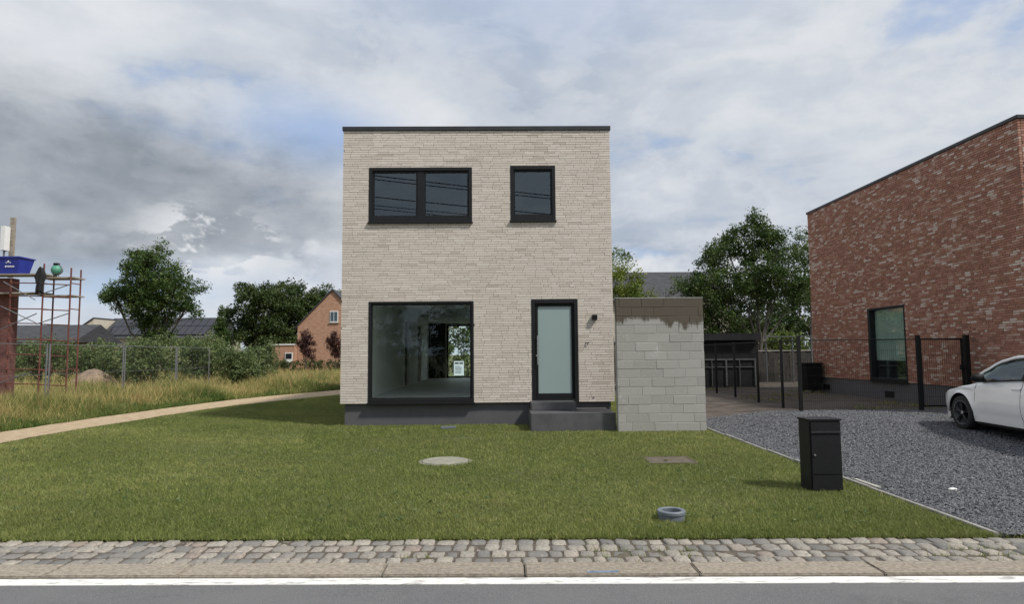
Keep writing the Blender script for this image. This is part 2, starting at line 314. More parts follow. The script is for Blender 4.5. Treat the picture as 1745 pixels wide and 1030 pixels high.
class MB:
    def __init__(s): s.v = []; s.f = []
    def add(s, v, f):
        k = len(s.v); s.v += [tuple(map(float, a)) for a in v]; s.f += [tuple(int(i) + k for i in a) for a in f]; return s
    def box(s, x0, x1, y0, y1, z0, z1):
        return s.add([(x0, y0, z0), (x1, y0, z0), (x1, y1, z0), (x0, y1, z0), (x0, y0, z1), (x1, y0, z1), (x1, y1, z1), (x0, y1, z1)], BOXF)
    def tube(s, pts, rad, n=8, cap=True):
        pts = [Vector(p) for p in pts]; rad = rad if isinstance(rad, (list, tuple)) else [rad] * len(pts); rings = []
        for i, p in enumerate(pts):
            d = (pts[min(i + 1, len(pts) - 1)] - pts[max(i - 1, 0)]).normalized()
            a = d.orthogonal().normalized() if i == 0 else (a - d * a.dot(d)).normalized()
            bb = d.cross(a); rings.append([p + (a * math.cos(6.28319 * k / n) + bb * math.sin(6.28319 * k / n)) * rad[i] for k in range(n)])
        v = [q for r in rings for q in r]; f = []
        for i in range(len(rings) - 1):
            for k in range(n): f.append((i * n + k, i * n + (k + 1) % n, (i + 1) * n + (k + 1) % n, (i + 1) * n + k))
        if cap: f.append(tuple(range(n))[::-1]); f.append(tuple(range((len(rings) - 1) * n, len(rings) * n)))
        return s.add(v, f)
    def lathe(s, prof, c, n=32, axis='z', close=False):
        v = []; f = []; m = len(prof)
        for k in range(n):
            a = 2 * math.pi * k / n; ca, sa = math.cos(a), math.sin(a)
            for r, h in prof:
                v.append((c[0] + r * ca, c[1] + r * sa, c[2] + h) if axis == 'z' else (c[0] + r * ca, c[1] + h, c[2] + r * sa))
        for k in range(n):
            for j in range(m - 1 + (1 if close else 0)):
                f.append((k * m + j, ((k + 1) % n) * m + j, ((k + 1) % n) * m + (j + 1) % m, k * m + (j + 1) % m))
        return s.add(v, f)
    def prism(s, poly, d):
        """poly: 3D polygon, extruded along vector d"""
        n = len(poly); v = list(poly) + [tuple(Vector(p) + Vector(d)) for p in poly]
        return s.add(v, [tuple(range(n))[::-1], tuple(range(n, 2 * n))] + [(i, (i + 1) % n, n + (i + 1) % n, n + i) for i in range(n)])
    def build(s, name, mt, parent=None, bevel=0, smooth=False, local=False, seg=2):
        v = np.array(s.v); bb0, bb1 = v.min(0), v.max(0); o = Vector((0, 0, 0))
        if not local: o = Vector(((bb0[0] + bb1[0]) / 2, (bb0[1] + bb1[1]) / 2, bb0[2]))
        me = bpy.data.meshes.new(name); me.from_pydata([tuple(Vector(p) - o) for p in s.v], [], s.f)
        if bevel:
            bm = bmesh.new(); bm.from_mesh(me); bmesh.ops.bevel(bm, geom=bm.edges[:], offset=bevel, segments=seg, affect='EDGES', clamp_overlap=True); bm.to_mesh(me); bm.free()
        bm = bmesh.new(); bm.from_mesh(me); bmesh.ops.recalc_face_normals(bm, faces=bm.faces[:]); bm.to_mesh(me); bm.free()
        me.materials.append(mt)
        if smooth: me.polygons.foreach_set('use_smooth', [True] * len(me.polygons))
        if local:
            ob = bpy.data.objects.new(name, me); COL.objects.link(ob); ob.parent = parent; WL[ob.name] = Vector((0, 0, 0)); return ob
        return link(name, me, parent, o)
def copy_tree(o, parent=None):
    c = o.copy(); COL.objects.link(c)
    if parent: c.parent = parent
    for ch in [x for x in bpy.data.objects if x.parent == o]: copy_tree(ch, c)
    return c
def struct(name, mb, mt, **k): return props(mb.build(name, mt, **k), kind='structure')

# ------------------------------------------------------------------ setting
KS = -.028
def sy(d, x): return d + KS * x
def strip(x0, x1, d0, d1, z0, z1, jit=0):
    m = MB(); p = [(x0, sy(d0, x0)), (x1, sy(d0, x1)), (x1, sy(d1, x1)), (x0, sy(d1, x0))]
    return m.prism([(a, b_, z0) for a, b_ in p], (0, 0, z1 - z0))
gm = MB(); nseg = 48
gm.add([(0, 0, -.08)] + [(1800 * math.cos(2 * math.pi * k / nseg), 1800 * math.sin(2 * math.pi * k / nseg), -.08) for k in range(nseg)], [(0, 1 + k, 1 + (k + 1) % nseg) for k in range(nseg)])
struct('ground', gm, G['ground'], local=True)
road = struct('road', strip(-70, 70, -2.6, 4.905, -.07, -.02), G['asphalt'])
strip(-70, 70, 4.755, 4.882, -.019, -.0145).build('edge_line', G['paint'], road)
path_hi = [(-10.9, 6), (-10.9, 10), (-10.86, 14.4), (-10.7, 18.5), (-9.95, 24.4), (-7.6, 30.8), (-6.6, 34)]
path_lo = [(-9.5, 6), (-9.52, 10), (-9.5, 12.65), (-9.38, 16.2), (-8.72, 21.6), (-6.63, 27.2), (-5.4, 32)]
def spline(pts, n):
    pts = [Vector((*p, 0)) for p in pts]; o = []
    P = [pts[0]] + pts + [pts[-1]]
    for i in range(len(pts) - 1):
        for k in range(n):
            t = k / n; a, b_, c, d = P[i], P[i + 1], P[i + 2], P[i + 3]
            o.append(.5 * ((2 * b_) + (c - a) * t + (2 * a - 5 * b_ + 4 * c - d) * t * t + (3 * b_ - a - 3 * c + d) * t ** 3))
    return o + [pts[-1]]
hi, lo = spline(path_hi, 8), spline(path_lo, 8)
pm = MB(); pv = []; rr = random.Random(3)
for a, b_ in zip(hi, lo):
    a = a + Vector((rr.uniform(-.06, .06), 0, 0)); b2 = b_ + Vector((rr.uniform(-.05, .05), 0, 0)); pv += [(a.x, a.y, .006), ((a.x + b2.x) / 2, (a.y + b2.y) / 2, -.01), (b2.x, b2.y, .006)]
pm.add(pv, [(3 * i + j, 3 * i + j + 1, 3 * i + j + 4, 3 * i + j + 3) for i in range(len(hi) - 1) for j in (0, 1)])
struct('path', pm, G['sand'])
lm = MB(); ring = [(p.x + .12, max(p.y, 0), -.004) for p in lo] + [(-5.4, 60, -.004), (10, 60, -.004), (10, 30.5, -.004), (4.25, 30.5, -.004)]
ring = [(-14, sy(5.86, -14), -.004)] + [(-9.6, sy(5.86, -9.6), -.004)] + [q for q in ring if q[1] > 6.3] + [(4.25, sy(5.86, 4.25), -.004)]
lm.add(ring, [tuple(range(len(ring)))]); struct('lawn', lm, G['lawn'])
fm = MB(); fr = [(p.x - .05, p.y) for p in hi] + [(-6.5, 70), (-70, 70), (-70, 6.2)]
fm.add([(x, y, -.02) for x, y in fr], [tuple(range(len(fr)))]); struct('field', fm, G['field'])
def gz(y):
    t = min(1, max(0, (y - 9) / 6)); return .17 * t * t * (3 - 2 * t)
def gzx(x, y):
    u = min(1, max(0, (x - 4.5) / 2.2)); return gz(y) * u * u * (3 - 2 * u)
ym = MB(); ys = [15.9, 17, 20, 25, 32, 45, 60]
gxs = [4.3, 4.8, 5.3, 5.8, 6.3, 6.8, 12, 30]
def sheet(mb, ys, dz, front=None):
    k = len(gxs); v = [(x, (sy(front, x) if front and i == 0 else y), gzx(x, y) + dz) for i, y in enumerate(ys) for x in gxs]
    mb.add(v, [(i * k + j, i * k + j + 1, (i + 1) * k + j + 1, (i + 1) * k + j) for i in range(len(ys) - 1) for j in range(k - 1)])
sheet(ym, ys, -.01)
struct('yard_soil', ym, G['yard'])
dm = MB(); ys = [5.2] + [6 + .5 * i for i in range(21)]
sheet(dm, ys, -.006, 5.86)
struct('gravel_drive', dm, G['gravelbed'])

# edging along the drive
ed = root('drive_edging', (4.29, 10, 0), 'thin pale concrete edging between the lawn and the slate drive', 'edging')
y = 5.78
while y < 15.2:
    l = .99 if y + .99 < 15.2 else 15.2 - y
    tilt = R.uniform(-.012, .012)
    MB().prism([(4.265 + tilt, y, -.06), (4.32 + tilt, y, -.06), (4.32 - tilt, y + l - .008, -.06), (4.265 - tilt, y + l - .008, -.06)], (0, 0, .075 + R.uniform(0, .012) + gzx(4.35, y))).build('edging_stone', G['edging'], ed, bevel=.006)
    y += 1.0
# kerb
kb = struct('kerb', strip(-60, 60, 4.912, 5.17, -.09, -.03), G['bed'])
x = -9.4
joints = [-9.4, -8.2, -6.95, -5.7, -4.55, -3.4, -2.4, -.9, .15, 1.42, 2.75, 3.98, 5.2, 6.4, 7.6, 8.8]
for x0, x1 in zip(joints[:-1], joints[1:]):
    g0, k0, k1 = .006, R.uniform(-.05, .05), R.uniform(-.05, .05)
    p = [(x0 + g0, sy(4.908, x0)), (x1 - g0, sy(4.908, x1)), (x1 - g0, sy(5.19, x1)), (x0 + g0, sy(5.19, x0))]
    MB().prism([(a, b_, -.06) for a, b_ in p], (0, 0, .06 + R.uniform(-.003, .004))).build('kerb_stone', G['kerb'], kb, bevel=.009)
props(MB().box(-60, -9.4, 5.12, 5.45, -.06, 0).build('kerb_run', G['kerb'], kb), kind='stuff')
props(MB().box(8.8, 60, 4.61, 4.94, -.06, 0).build('kerb_run', G['kerb'], kb), kind='stuff')
# cobbles
cs = struct('cobble_strip', strip(-60, 60, 5.19, 5.88, -.08, -.02), G['bed'])
def cobble_mesh(i, unit=True):
    r_ = random.Random(100 + i); n = 12; vb = []; angs = [0, 37, 53, 90, 127, 143, 180, 217, 233, 270, 307, 323]; vt = []; vm_ = []
    for k in range(n):
        a = math.radians(angs[k]); e = 9
        cx, sy_ = math.cos(a), math.sin(a); q = (abs(cx) ** e + abs(sy_) ** e) ** (-1 / e)
        x, y = cx * q * .5 * r_.uniform(.93, 1.02), sy_ * q * .5 * r_.uniform(.92, 1.02)
        sk = r_.uniform(-.02, .02); vb.append((x, y, -.6)); vm_.append((x * .985, y * .985, .10 + sk)); vt.append((x * .88, y * .86, .36 + r_.uniform(-.05, .05)))
    v = vb + vm_ + vt + [(0, 0, .39 + r_.uniform(-.06, .04))]
    f = [(j * n + k, j * n + (k + 1) % n, (j + 1) * n + (k + 1) % n, (j + 1) * n + k) for j in (0, 1) for k in range(n)] + [(2 * n + k, 2 * n + (k + 1) % n, 3 * n) for k in range(n)]
    me = bpy.data.meshes.new('cobble'); me.from_pydata(v, [], f); me.materials.append(G['cobble']); me.update()
    me.polygons.foreach_set('use_smooth', [True] * len(me.polygons)); return me
CM = [cobble_mesh(i) for i in range(14)]
rows = [(5.195, .160), (5.358, .160), (5.522, .165), (5.692, .165)]
rest_v = []; rest_f = []
for rx, (d0, dep) in enumerate(rows):
    x = -13 + R.uniform(0, .1)
    while x < 13:
        l = R.choice([.105, .12, .13, .135, .14, .14, .145, .155, .175]); xc = x + l / 2; me = R.choice(CM)
        wave = .010 * math.sin(xc * 1.7 + rx) + R.uniform(-.006, .006); hgt = R.uniform(.05, .066)
        lc = (xc, sy(d0 + dep / 2 + wave, xc), -.030 + R.uniform(-.009, .006)); s = (l - R.uniform(.006, .016), dep - R.uniform(.004, .024), hgt)
        rot = KS + R.uniform(-.10, .10)
        if -4.95 < xc < 4.85:
            o = link('cobble', me, cs, lc); o.scale = s; o.rotation_euler = (R.uniform(-.05, .05), R.uniform(-.05, .05), rot)
        else:
            k = len(rest_v); M_ = Matrix.Translation(lc) @ Matrix.Rotation(rot, 4, 'Z') @ Matrix.Diagonal((*s, 1))
            rest_v += [tuple(M_ @ v.co) for v in me.vertices]; rest_f += [tuple(i + k for i in p.vertices) for p in me.polygons]
        x += l
props(MB().add(rest_v, rest_f).build('cobbles', G['cobble'], cs, smooth=True), kind='stuff')

# ------------------------------------------------------------------ walls of bricks
def rects(u0, u1, z0, z1, ops):
    xs = sorted({u0, u1, *[v for o in ops for v in (o[0], o[1])]}); o_ = []
    for a, b_ in zip(xs[:-1], xs[1:]):
        cuts = sorted([(o[2], o[3]) for o in ops if o[0] < (a + b_) / 2 < o[1]]); z = z0
        for c0, c1 in cuts:
            if c0 > z: o_.append((a, b_, z, c0))
            z = c1
        if z < z1: o_.append((a, b_, z, z1))
    return o_
def bricks(u0, u1, z0, z1, ops, ch, lens, gap, seed, hg=.005):
    r_ = random.Random(seed); o_ = []; n = int(round((z1 - z0) / ch)); ch = (z1 - z0) / n
    for i in range(n):
        a, b_ = z0 + i * ch, z0 + (i + 1) * ch; zc = (a + b_) / 2
        iv = [(u0, u1)]
        for o in ops:
            if o[2] < zc < o[3]:
                nv = []
                for p, q in iv:
                    if o[1] <= p or o[0] >= q: nv.append((p, q)); continue
                    if o[0] > p: nv.append((p, o[0]))
                    if o[1] < q: nv.append((o[1], q))
                iv = nv
        for p, q in iv:
            u = p - r_.uniform(0, lens[0] * .9) if r_.random() < .75 else p
            while u < q - .015:
                l = r_.choice(lens); e = u + l
                if q - e < .05: e = q
                s = max(u, p)
                if min(e, q) - s > .03: o_.append((s + hg / 2, min(e, q) - hg / 2, a + gap / 2, b_ - gap / 2, r_.uniform(-.004, .003)))
                u = e
    return o_
UNIT = {}
def brick_objs(name, lst, mt, parent, face, axis, dep):
    """lst of (u0,u1,z0,z1,j); axis 'x': wall runs along x, front toward -y; 'y': wall runs along y, front toward -x"""
    if mt.name not in UNIT:
        v, f = boxes_np([(-.5, -.5, -.5, .5, .5, .5)]); UNIT[mt.name] = mesh_np('brick', v, [f], mt)
    for a, b_, c, d, j in lst:
        f0 = face + j; ctr = ((a + b_) / 2, f0 + dep / 2, (c + d) / 2) if axis == 'x' else (f0 + dep / 2, (a + b_) / 2, (c + d) / 2)
        o = link(name, UNIT[mt.name], parent, ctr); o.scale = (b_ - a, dep, d - c) if axis == 'x' else (dep, b_ - a, d - c)
def brick_stuff(name, lst, mt, parent, face, axis, dep, sign=1):
    bx = []
    for a, b_, c, d, j in lst:
        f0, f1 = sorted((face + j * sign, face + dep * sign)); bx.append((a, f0, c, b_, f1, d) if axis == 'x' else (f0, a, c, f1, b_, d))
    v, f = boxes_np(bx); o0 = v.mean(0); o0[2] = v[:, 2].min()
    o = link(name, mesh_np(name, v - o0, [f], mt), parent, o0); props(o, kind='stuff'); return o

# ------------------------------------------------------------------ the beige house
HX0, HX1, HY, HB, HT, HD = -3.71, 2.55, 15.05, .5, 6.86, 30.0
hs = root('house', (-.58, 15.05, 0), 'cube shaped two storey house of pale beige brick with black windows', 'house')
W1 = (-3.10, -.70, 4.68, 5.98); W2 = (.20, 1.25, 4.70, 6.0); W3 = (-3.08, -.67, .52, 2.83); DR = (.66, 1.73, .52, 2.85)
ops = [W1, W2, W3, DR]; CORE = .016
bb = bricks(HX0, HX1, HB, HT, ops, .0565, [.12, .20, .235, .24, .24, .245, .30, .36, .40], .0085, 5)
fw = MB()
for a, b_, c, d in rects(HX0 + CORE, HX1 - CORE, HB + .004, HT, ops): fw.box(a, b_, HY + CORE, HY + .32, c, d)
wall = fw.build('front_wall', G['beige_mortar'], hs)
near = sorted(bb, key=lambda q: ((q[0] + q[1]) / 2 - 1.0) ** 2 + ((q[2] + q[3]) / 2 - 1.4) ** 2)
brick_objs('brick', near[:300], G['beige'], wall, HY, 'x', .06)
brick_stuff('bricks', near[300:], G['beige'], wall, HY, 'x', .06)
for xx, sg in ((HX0, 1), (HX1, -1)):
    s0, s1 = sorted((xx + sg * CORE, xx + sg * .3)); sw = MB().box(s0, s1, HY + .33, HD, HB + .004, HT).build('side_wall', G['beige_mortar'], hs)
    sb = bricks(HY + .062, HD, HB, HT, [], .0565, [.12, .235, .24, .245, .36], .007, 9)
    brick_stuff('bricks', sb, G['beige'], sw, xx, 'y', .05, sg)
MB().box(HX0 + .09, HX1 - .08, HY + .09, HD - .05, -.1, HB).build('plinth', G['plinth'], hs)
cp = MB().box(HX0 - .02, HX1 + .02, HY - .035, HD + .03, HT, HT + .10).build('coping', G['coping'], hs, bevel=.008)
BD = (-2.55, 1.9, .56, 2.95)
bwl = MB()
for a, b_, c, d in rects(HX0 + .3, HX1 - .3, HB + .004, HT, [BD]): bwl.box(a, b_, HD - .3, HD - .002, c, d)
bwl.build('back_wall', G['beige_mortar'], hs)
# rooms
MB().box(HX0 + .302, HX1 - .302, HY + .322, HD - .302, HB + .002, .545).build('floor', G['floor'], hs)
MB().box(HX0 + .302, HX1 - .302, HY + .322, HD - .302, 3.02, 3.25).build('ceiling', G['plaster'], hs)
lin = MB()
for a, b_, c, d in rects(HY + .324, HD - .304, .546, 3.018, [(22.2, 23.25, .546, 2.75), (25.8, 27.0, .546, 2.75)]): lin.box(HX0 + .304, HX0 + .36, a, b_, c, d)
lin.build('inner_wall', G['plaster'], hs)
idr = MB().box(HX0 + .31, HX0 + .33, 22.22, 23.23, .546, 2.74).build('inner_door', G['shed'], hs)
dfm = MB().box(HX0 + .36, HX0 + .40, 23.25, 23.4, .546, 2.85).box(HX0 + .36, HX0 + .40, 22.05, 22.2, .546, 2.85).box(HX0 + .36, HX0 + .40, 22.2, 23.25, 2.75, 2.85)
dfm.build('door_frame', G['white'], idr)
MB().box(.2, .32, HY + .324, 26, .546, 3.018).build('partition', G['plaster'], hs)
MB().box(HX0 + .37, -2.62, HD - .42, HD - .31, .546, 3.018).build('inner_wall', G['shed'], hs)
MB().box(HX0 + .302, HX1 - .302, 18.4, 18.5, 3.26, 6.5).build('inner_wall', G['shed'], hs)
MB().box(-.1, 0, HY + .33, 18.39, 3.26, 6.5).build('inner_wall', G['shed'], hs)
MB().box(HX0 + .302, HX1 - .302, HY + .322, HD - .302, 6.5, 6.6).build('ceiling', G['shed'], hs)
def window(o, y, fw_, mull=None, glass='darkglass', sill=True, bot=.13, parent=hs, rec=.0):
    x0, x1, z0, z1 = o; m = MB(); yf = y - .012 + rec
    m.box(x0, x0 + fw_, yf, y + .14, z0, z1).box(x1 - fw_, x1, yf, y + .14, z0, z1).box(x0 + fw_, x1 - fw_, yf, y + .14, z1 - fw_, z1).box(x0 + fw_, x1 - fw_, yf, y + .14, z0, z0 + bot)
    xs = [x0 + fw_] + ([mull - .075, mull + .075] if mull else []) + [x1 - fw_]
    if mull: m.box(mull - .075, mull + .075, y + .015, y + .12, z0 + bot, z1 - fw_)
    f = m.build('window', G['black'], parent, bevel=.004, seg=1)
    for a, b_ in zip(xs[0::2], xs[1::2]):
        MB().box(a - .01, b_ + .01, y + .07, y + .094, z0 + bot - .01, z1 - fw_ + .01).build('pane', G[glass], f)
        ins = .035; sf = MB()
        for q in ((a, a + ins, z0 + bot, z1 - fw_), (b_ - ins, b_, z0 + bot, z1 - fw_), (a + ins, b_ - ins, z1 - fw_ - ins, z1 - fw_), (a + ins, b_ - ins, z0 + bot, z0 + bot + ins)): sf.box(q[0], q[1], y + .03, y + .068, q[2], q[3])
        sf.build('sash', G['black'], f)
    if sill: MB().box(x0 - .02, x1 + .02, y - .06, y + .04, z0 - .035, z0 - .002).build('sill', G['black'], f, bevel=.004, seg=1)
    return f
window(W1, HY, .075, -1.90); window(W2, HY, .075)
win = window(W3, HY, .05, None, 'glass', True, .07)
# notice taped inside the big pane
nt = MB().box(-1.13, -.90, HY + .062, HY + .066, 1.12, 1.45).build('notice', G['paper'], win)
nm = MB().box(-1.11, -1.02, HY + .058, HY + .0605, 1.385, 1.425).box(-1.0, -.92, HY + .058, HY + .0605, 1.385, 1.425)
for i in range(6): nm.box(-1.10, -.95 + R.uniform(-.03, .02), HY + .058, HY + .0605, 1.33 - i * .03, 1.337 - i * .03)
nm.build('notice_print', G['shedgrey'], win)
# rear glazing
x0, x1, z0, z1 = BD
m = MB()
for q in ((x0, x0 + .07), (-.4, -.3), (x1 - .07, x1)): m.box(q[0], q[1], HD - .2, HD - .1, z0, z1)
m.box(x0 + .07, x1 - .07, HD - .2, HD - .1, z1 - .07, z1).box(x0 + .07, x1 - .07, HD - .2, HD - .1, z0, z0 + .06)
m = m.build('rear_window', G['black'], hs)
for a, b_ in ((x0 + .07, -.4), (-.3, x1 - .07)): MB().box(a, b_, HD - .16, HD - .14, z0 + .06, z1 - .07).build('pane', G['glass'], m)
# front door
x0, x1, z0, z1 = DR; fw_ = .085
m = MB().box(x0, x0 + fw_, HY - .012, HY + .14, z0, z1).box(x1 - fw_, x1, HY - .012, HY + .14, z0, z1).box(x0 + fw_, x1 - fw_, HY - .012, HY + .14, z1 - fw_, z1).box(x0 + fw_, x1 - fw_, HY - .012, HY + .14, z0, z0 + .05)
door = m.build('front_door', G['black'], hs, bevel=.004, seg=1)
lx0, lx1, lz0, lz1 = x0 + fw_ + .006, x1 - fw_ - .006, z0 + .056, z1 - fw_ - .006
m = MB()
for q in ((lx0, lx0 + .06, lz0, lz1), (lx1 - .06, lx1, lz0, lz1), (lx0 + .06, lx1 - .06, lz1 - .06, lz1), (lx0 + .06, lx1 - .06, lz0, lz0 + .12)): m.box(q[0], q[1], HY + .03, HY + .1, q[2], q[3])
m.build('door_leaf', G['blackpaint'], door, bevel=.003, seg=1)
MB().box(lx0 + .055, lx1 - .055, HY + .055, HY + .085, lz0 + .115, lz1 - .055).build('frosted_pane', G['frost'], door)
hx = lx0 + .045
MB().tube([(hx, HY - .045, 1.36), (hx, HY - .045, 2.02)], .013, 10).tube([(hx, HY - .04, 1.45), (hx, HY + .03, 1.45)], .008, 8).tube([(hx, HY - .04, 1.93), (hx, HY + .03, 1.93)], .008, 8).build('bar_handle', G['steel'], door, smooth=False)
MB().lathe([(0, -.012), (.02, -.012), (.022, -.004), (.022, 0)], (lx0 + .022, HY + .028, 1.56), 16, 'y').build('lock', G['steel'], door)
# wall lamp, bell wire stub and pipe end
lp = MB().box(2.06, 2.17, HY - .10, HY - .002, 2.37, 2.49).build('wall_lamp', G['blackpaint'], hs, bevel=.006)
MB().lathe([(0, 0), (.035, 0), (.035, .006), (0, .006)], (2.115, HY - .052, 2.362), 16).build('lens', G['lamp_w'], lp)
MB().tube([(1.90, HY - .005, 1.85), (1.93, HY - .03, 1.84), (1.95, HY - .03, 1.82)], .009, 6).tube([(1.97, HY - .003, 1.86), (1.97, HY - .04, 1.835)], .008, 6).build('cable_stub', G['blackpaint'], hs)
MB().lathe([(0, -.012), (.016, -.012), (.018, 0)], (2.06, HY - .002, .60), 12, 'y').build('pipe_end', G['shedgrey'], hs)

# steps
st = root('doorstep', (1.45, 14.3, 0), 'two dark bluestone steps in front of the frosted glass door', 'steps')
MB().box(.57, 2.335, 13.7, 15.13, -.05, .365).build('step', G['bluestone'], st, bevel=.008)
MB().box(.61, 1.60, 14.42, 15.13, .368, .535).build('step', G['bluestone'], st, bevel=.008)

# ------------------------------------------------------------------ bare block wall beside the house
bw = root('block_wall', (3.25, 13.5, 0), 'bare grey concrete block wall with dark rain stains along its top', 'wall')
BX0, BX1, BY = 2.345, 4.16, 13.5
core = MB().box(BX0 + .007, BX1 - .007, BY + .007, BY + .185, -.05, 2.735).build('block_core', G['block'], bw)
n = 15; ch = 2.73 / n
BM = {}
def block(a, b_, y0, y1, z):
    k = (round(b_ - a, 3), round(y1 - y0, 3))
    if k not in BM:
        ob = MB().box(0, b_ - a, 0, y1 - y0, 0, ch - .007).build('block', G['block'], core, bevel=.006, seg=1); BM[k] = ob
        base_o = ob.location.copy(); ob['_'] = 0; del ob['_']; off = WL[ob.name].copy(); BM[k] = (ob.data, off)
        ob.location = Vector((a, y0, z)) + off - wl(core); return
    me, off = BM[k]; o = bpy.data.objects.new('block', me); COL.objects.link(o); o.parent = core; o.location = Vector((a, y0, z)) + off - wl(core); WL[o.name] = o.location + wl(core)
offs = [.18, .30, .05, .25, .42, .22, .45, .12, .36, .08, .30, .1, .34, .15, .4]
for i in range(n):
    u = BX0 - offs[i]; z = i * ch
    while u < BX1 - .02:
        e = u + .465; a, b_ = max(u, BX0), min(e, BX1)
        if b_ - a > .04: block(a + .003, b_ - .003, BY + R.choice([0, .002, .004]), BY + .19, z)
        u = e
MB().box(BX0, BX1 + .003, BY - .003, BY + .195, 2.737, 2.75).build('cap_strip', G['concrete'], bw)

# ------------------------------------------------------------------ red brick house on the right
RX, RY0, RY1, RB, RT = 11.37, 13.9, 23.9, .70, 6.70
rh = root('red_brick_house', (15, 14, .17), 'flat roofed house of mottled red brick beside the slate drive', 'house')
RW = (18.33, 20.22, .72, 2.92)
sw = MB()
for a, b_, c, d in rects(RY0 + .016, RY1, RB + .004, RT, [RW]): sw.box(RX + .016, RX + .3, a, b_, c, d)
swall = sw.build('side_wall', G['red_mortar'], rh)
rb = bricks(RY0, RY1, RB, RT, [RW], .0575, [.10, .10, .20, .205, .21, .21], .010, 11, .009)
nr = sorted(rb, key=lambda q: ((q[0] + q[1]) / 2 - 14.2) ** 2 + (((q[2] + q[3]) / 2 - 2.6)) ** 2)
brick_objs('brick', nr[:300], G['red'], swall, RX, 'y', .06); brick_stuff('bricks', nr[300:], G['red'], swall, RX, 'y', .06)
fwl = MB().box(RX + .302, 19.9, RY0 + .016, RY0 + .3, RB + .004, RT).build('front_wall', G['red_mortar'], rh)
brick_stuff('bricks', bricks(RX + .062, 20, RB, RT, [], .0575, [.10, .10, .20, .205, .21, .21], .010, 12, .009), G['red'], fwl, RY0, 'x', .06)
MB().box(RX + .302, 20, RY1 - .3, RY1, RB + .004, RT).box(19.7, 19.9, RY0 + .32, RY1 - .31, RB + .004, RT).build('back_wall', G['red_mortar'], rh)
pl = MB().box(RX + .03, 19.9, RY0 + .03, RY1 - .02, -.1, RB).build('plinth', G['plinth'], rh)
for yy, zz in ((23.05, .36), (19.3, .33)):
    m = MB().box(RX + .012, RX + .03, yy - .22, yy + .22, zz - .09, zz + .09)
    v_ = m.build('air_vent', G['blackpaint'], pl)
MB().box(RX - .035, 20, RY0 - .03, RY1 + .03, RT, RT + .08).build('coping', G['coping'], rh, bevel=.008)
y0, y1, z0, z1 = RW
m = MB().box(RX - .01, RX + .2, y0, y0 + .06, z0, z1).box(RX - .01, RX + .2, y1 - .12, y1, z0, z1).box(RX - .01, RX + .2, y0 + .06, y1 - .12, z1 - .06, z1).box(RX - .01, RX + .2, y0 + .06, y1 - .12, z0, z0 + .08)
rw = m.build('window', G['black'], rh, bevel=.004, seg=1)
MB().box(RX + .10, RX + .124, y0 + .05, y1 - .11, z0 + .07, z1 - .05).build('pane', G['sideglass'], rw)
MB().box(RX + .16, RX + .17, y0 + .062, y1 - .122, 1.32, z1 - .062).build('pale_backing', G['backing'], rw)  # panel added behind the glass, its pale colour stands in for reflected sky
MB().box(RX - .05, RX + .05, y0 - .02, y1 + .02, z0 - .04, z0 - .002).build('sill', G['black'], rw)
MB().box(RX + .302, 19.69, RY0 + .31, RY1 - .31, RB + .004, .76).build('floor', G['floor'], rh)
MB().box(13.4, 13.5, 17, 23.5, .77, 3.1).build('inner_wall', G['plaster'], rh)
MB().box(RX + .302, 19.69, RY0 + .31, RY1 - .31, 3.15, 3.3).build('ceiling', G['plaster'], rh)
so_ = MB().box(11.9, 12.7, 18.5, 20.2, .765, 1.15).box(12.5, 12.7, 18.5, 20.2, 1.15, 1.5).build('low_sofa', G['shed'], None, bevel=.04)
props(so_, 'dark low sofa seen through the glass of the red brick house', 'sofa')

# ------------------------------------------------------------------ black mesh fence and gate
FZ = .17
def post(mb, x, y, z1, r=.032, z0=-.1): return mb.box(x - r, x + r, y - r, y + r, FZ + z0, z1)
fc = root('mesh_fence', (7.3, 18, FZ), 'tall black wire mesh fence on square posts around the bare yard', 'fence')
fp = [(7.62, 25.6), (7.58, 23.3), (7.46, 21.1), (7.33, 18.85), (7.2, 16.9), (7.12, 15.7), (9.95, 15.7)]
for i, (x, y) in enumerate(fp[:-1]): post(MB(), x, y, 1.93 if i < 5 else 1.98, .028 if i < 5 else .036).build('post', G['blackpaint'], fc)
def mesh_panel(a, b_, z0, z1, du=.05, dz=.2, r=.0022):
    bx = MB(); A, B = Vector(a), Vector(b_); L = (B - A).length; d = (B - A) / L
    for k in range(int(L / du) + 1):
        p = A + d * k * du; bx.tube([(p.x, p.y, z0), (p.x, p.y, z1)], r, 3, False)
    z = z0
    while z <= z1 + .001:
        bx.tube([(A.x, A.y, z), (B.x, B.y, z)], r * 1.1, 3, False); z += dz
    return bx
for a, b_ in zip(fp[:-1], fp[1:]):
    props(mesh_panel((*a, 0), (*b_, 0), FZ + .05, 1.86).build('wire_mesh', G['blackpaint'], fc), kind='stuff')
    MB().tube([(*a, 1.88), (*b_, 1.88)], .014, 6).build('top_rail', G['blackpaint'], fc)
gt = root('garden_gate', (10.6, 15.7, FZ), 'narrow black bar gate closing the gap beside the red brick house', 'gate')
post(MB(), 9.97, 15.62, 1.98, .04).build('gate_post', G['blackpaint'], gt)
post(MB(), 11.2, 15.7, 1.98, .05).build('gate_post', G['blackpaint'], gt)
m = MB().box(10.05, 10.09, 15.68, 15.72, .26, 1.9).box(11.06, 11.10, 15.68, 15.72, .26, 1.9).box(10.09, 11.06, 15.68, 15.72, 1.86, 1.9).box(10.09, 11.06, 15.68, 15.72, .26, .30)
m.build('gate_frame', G['blackpaint'], gt)
for k in range(1, 19):
    x = 10.07 + k * .0525; MB().tube([(x, 15.7, .3), (x, 15.7, 1.86)], .0035, 4, False).build('bar', G['blackpaint'], gt)
m = MB()
for k in range(1, 8): m.tube([(10.09, 15.69, .3 + k * .2), (11.06, 15.69, .3 + k * .2)], .003, 4, False)
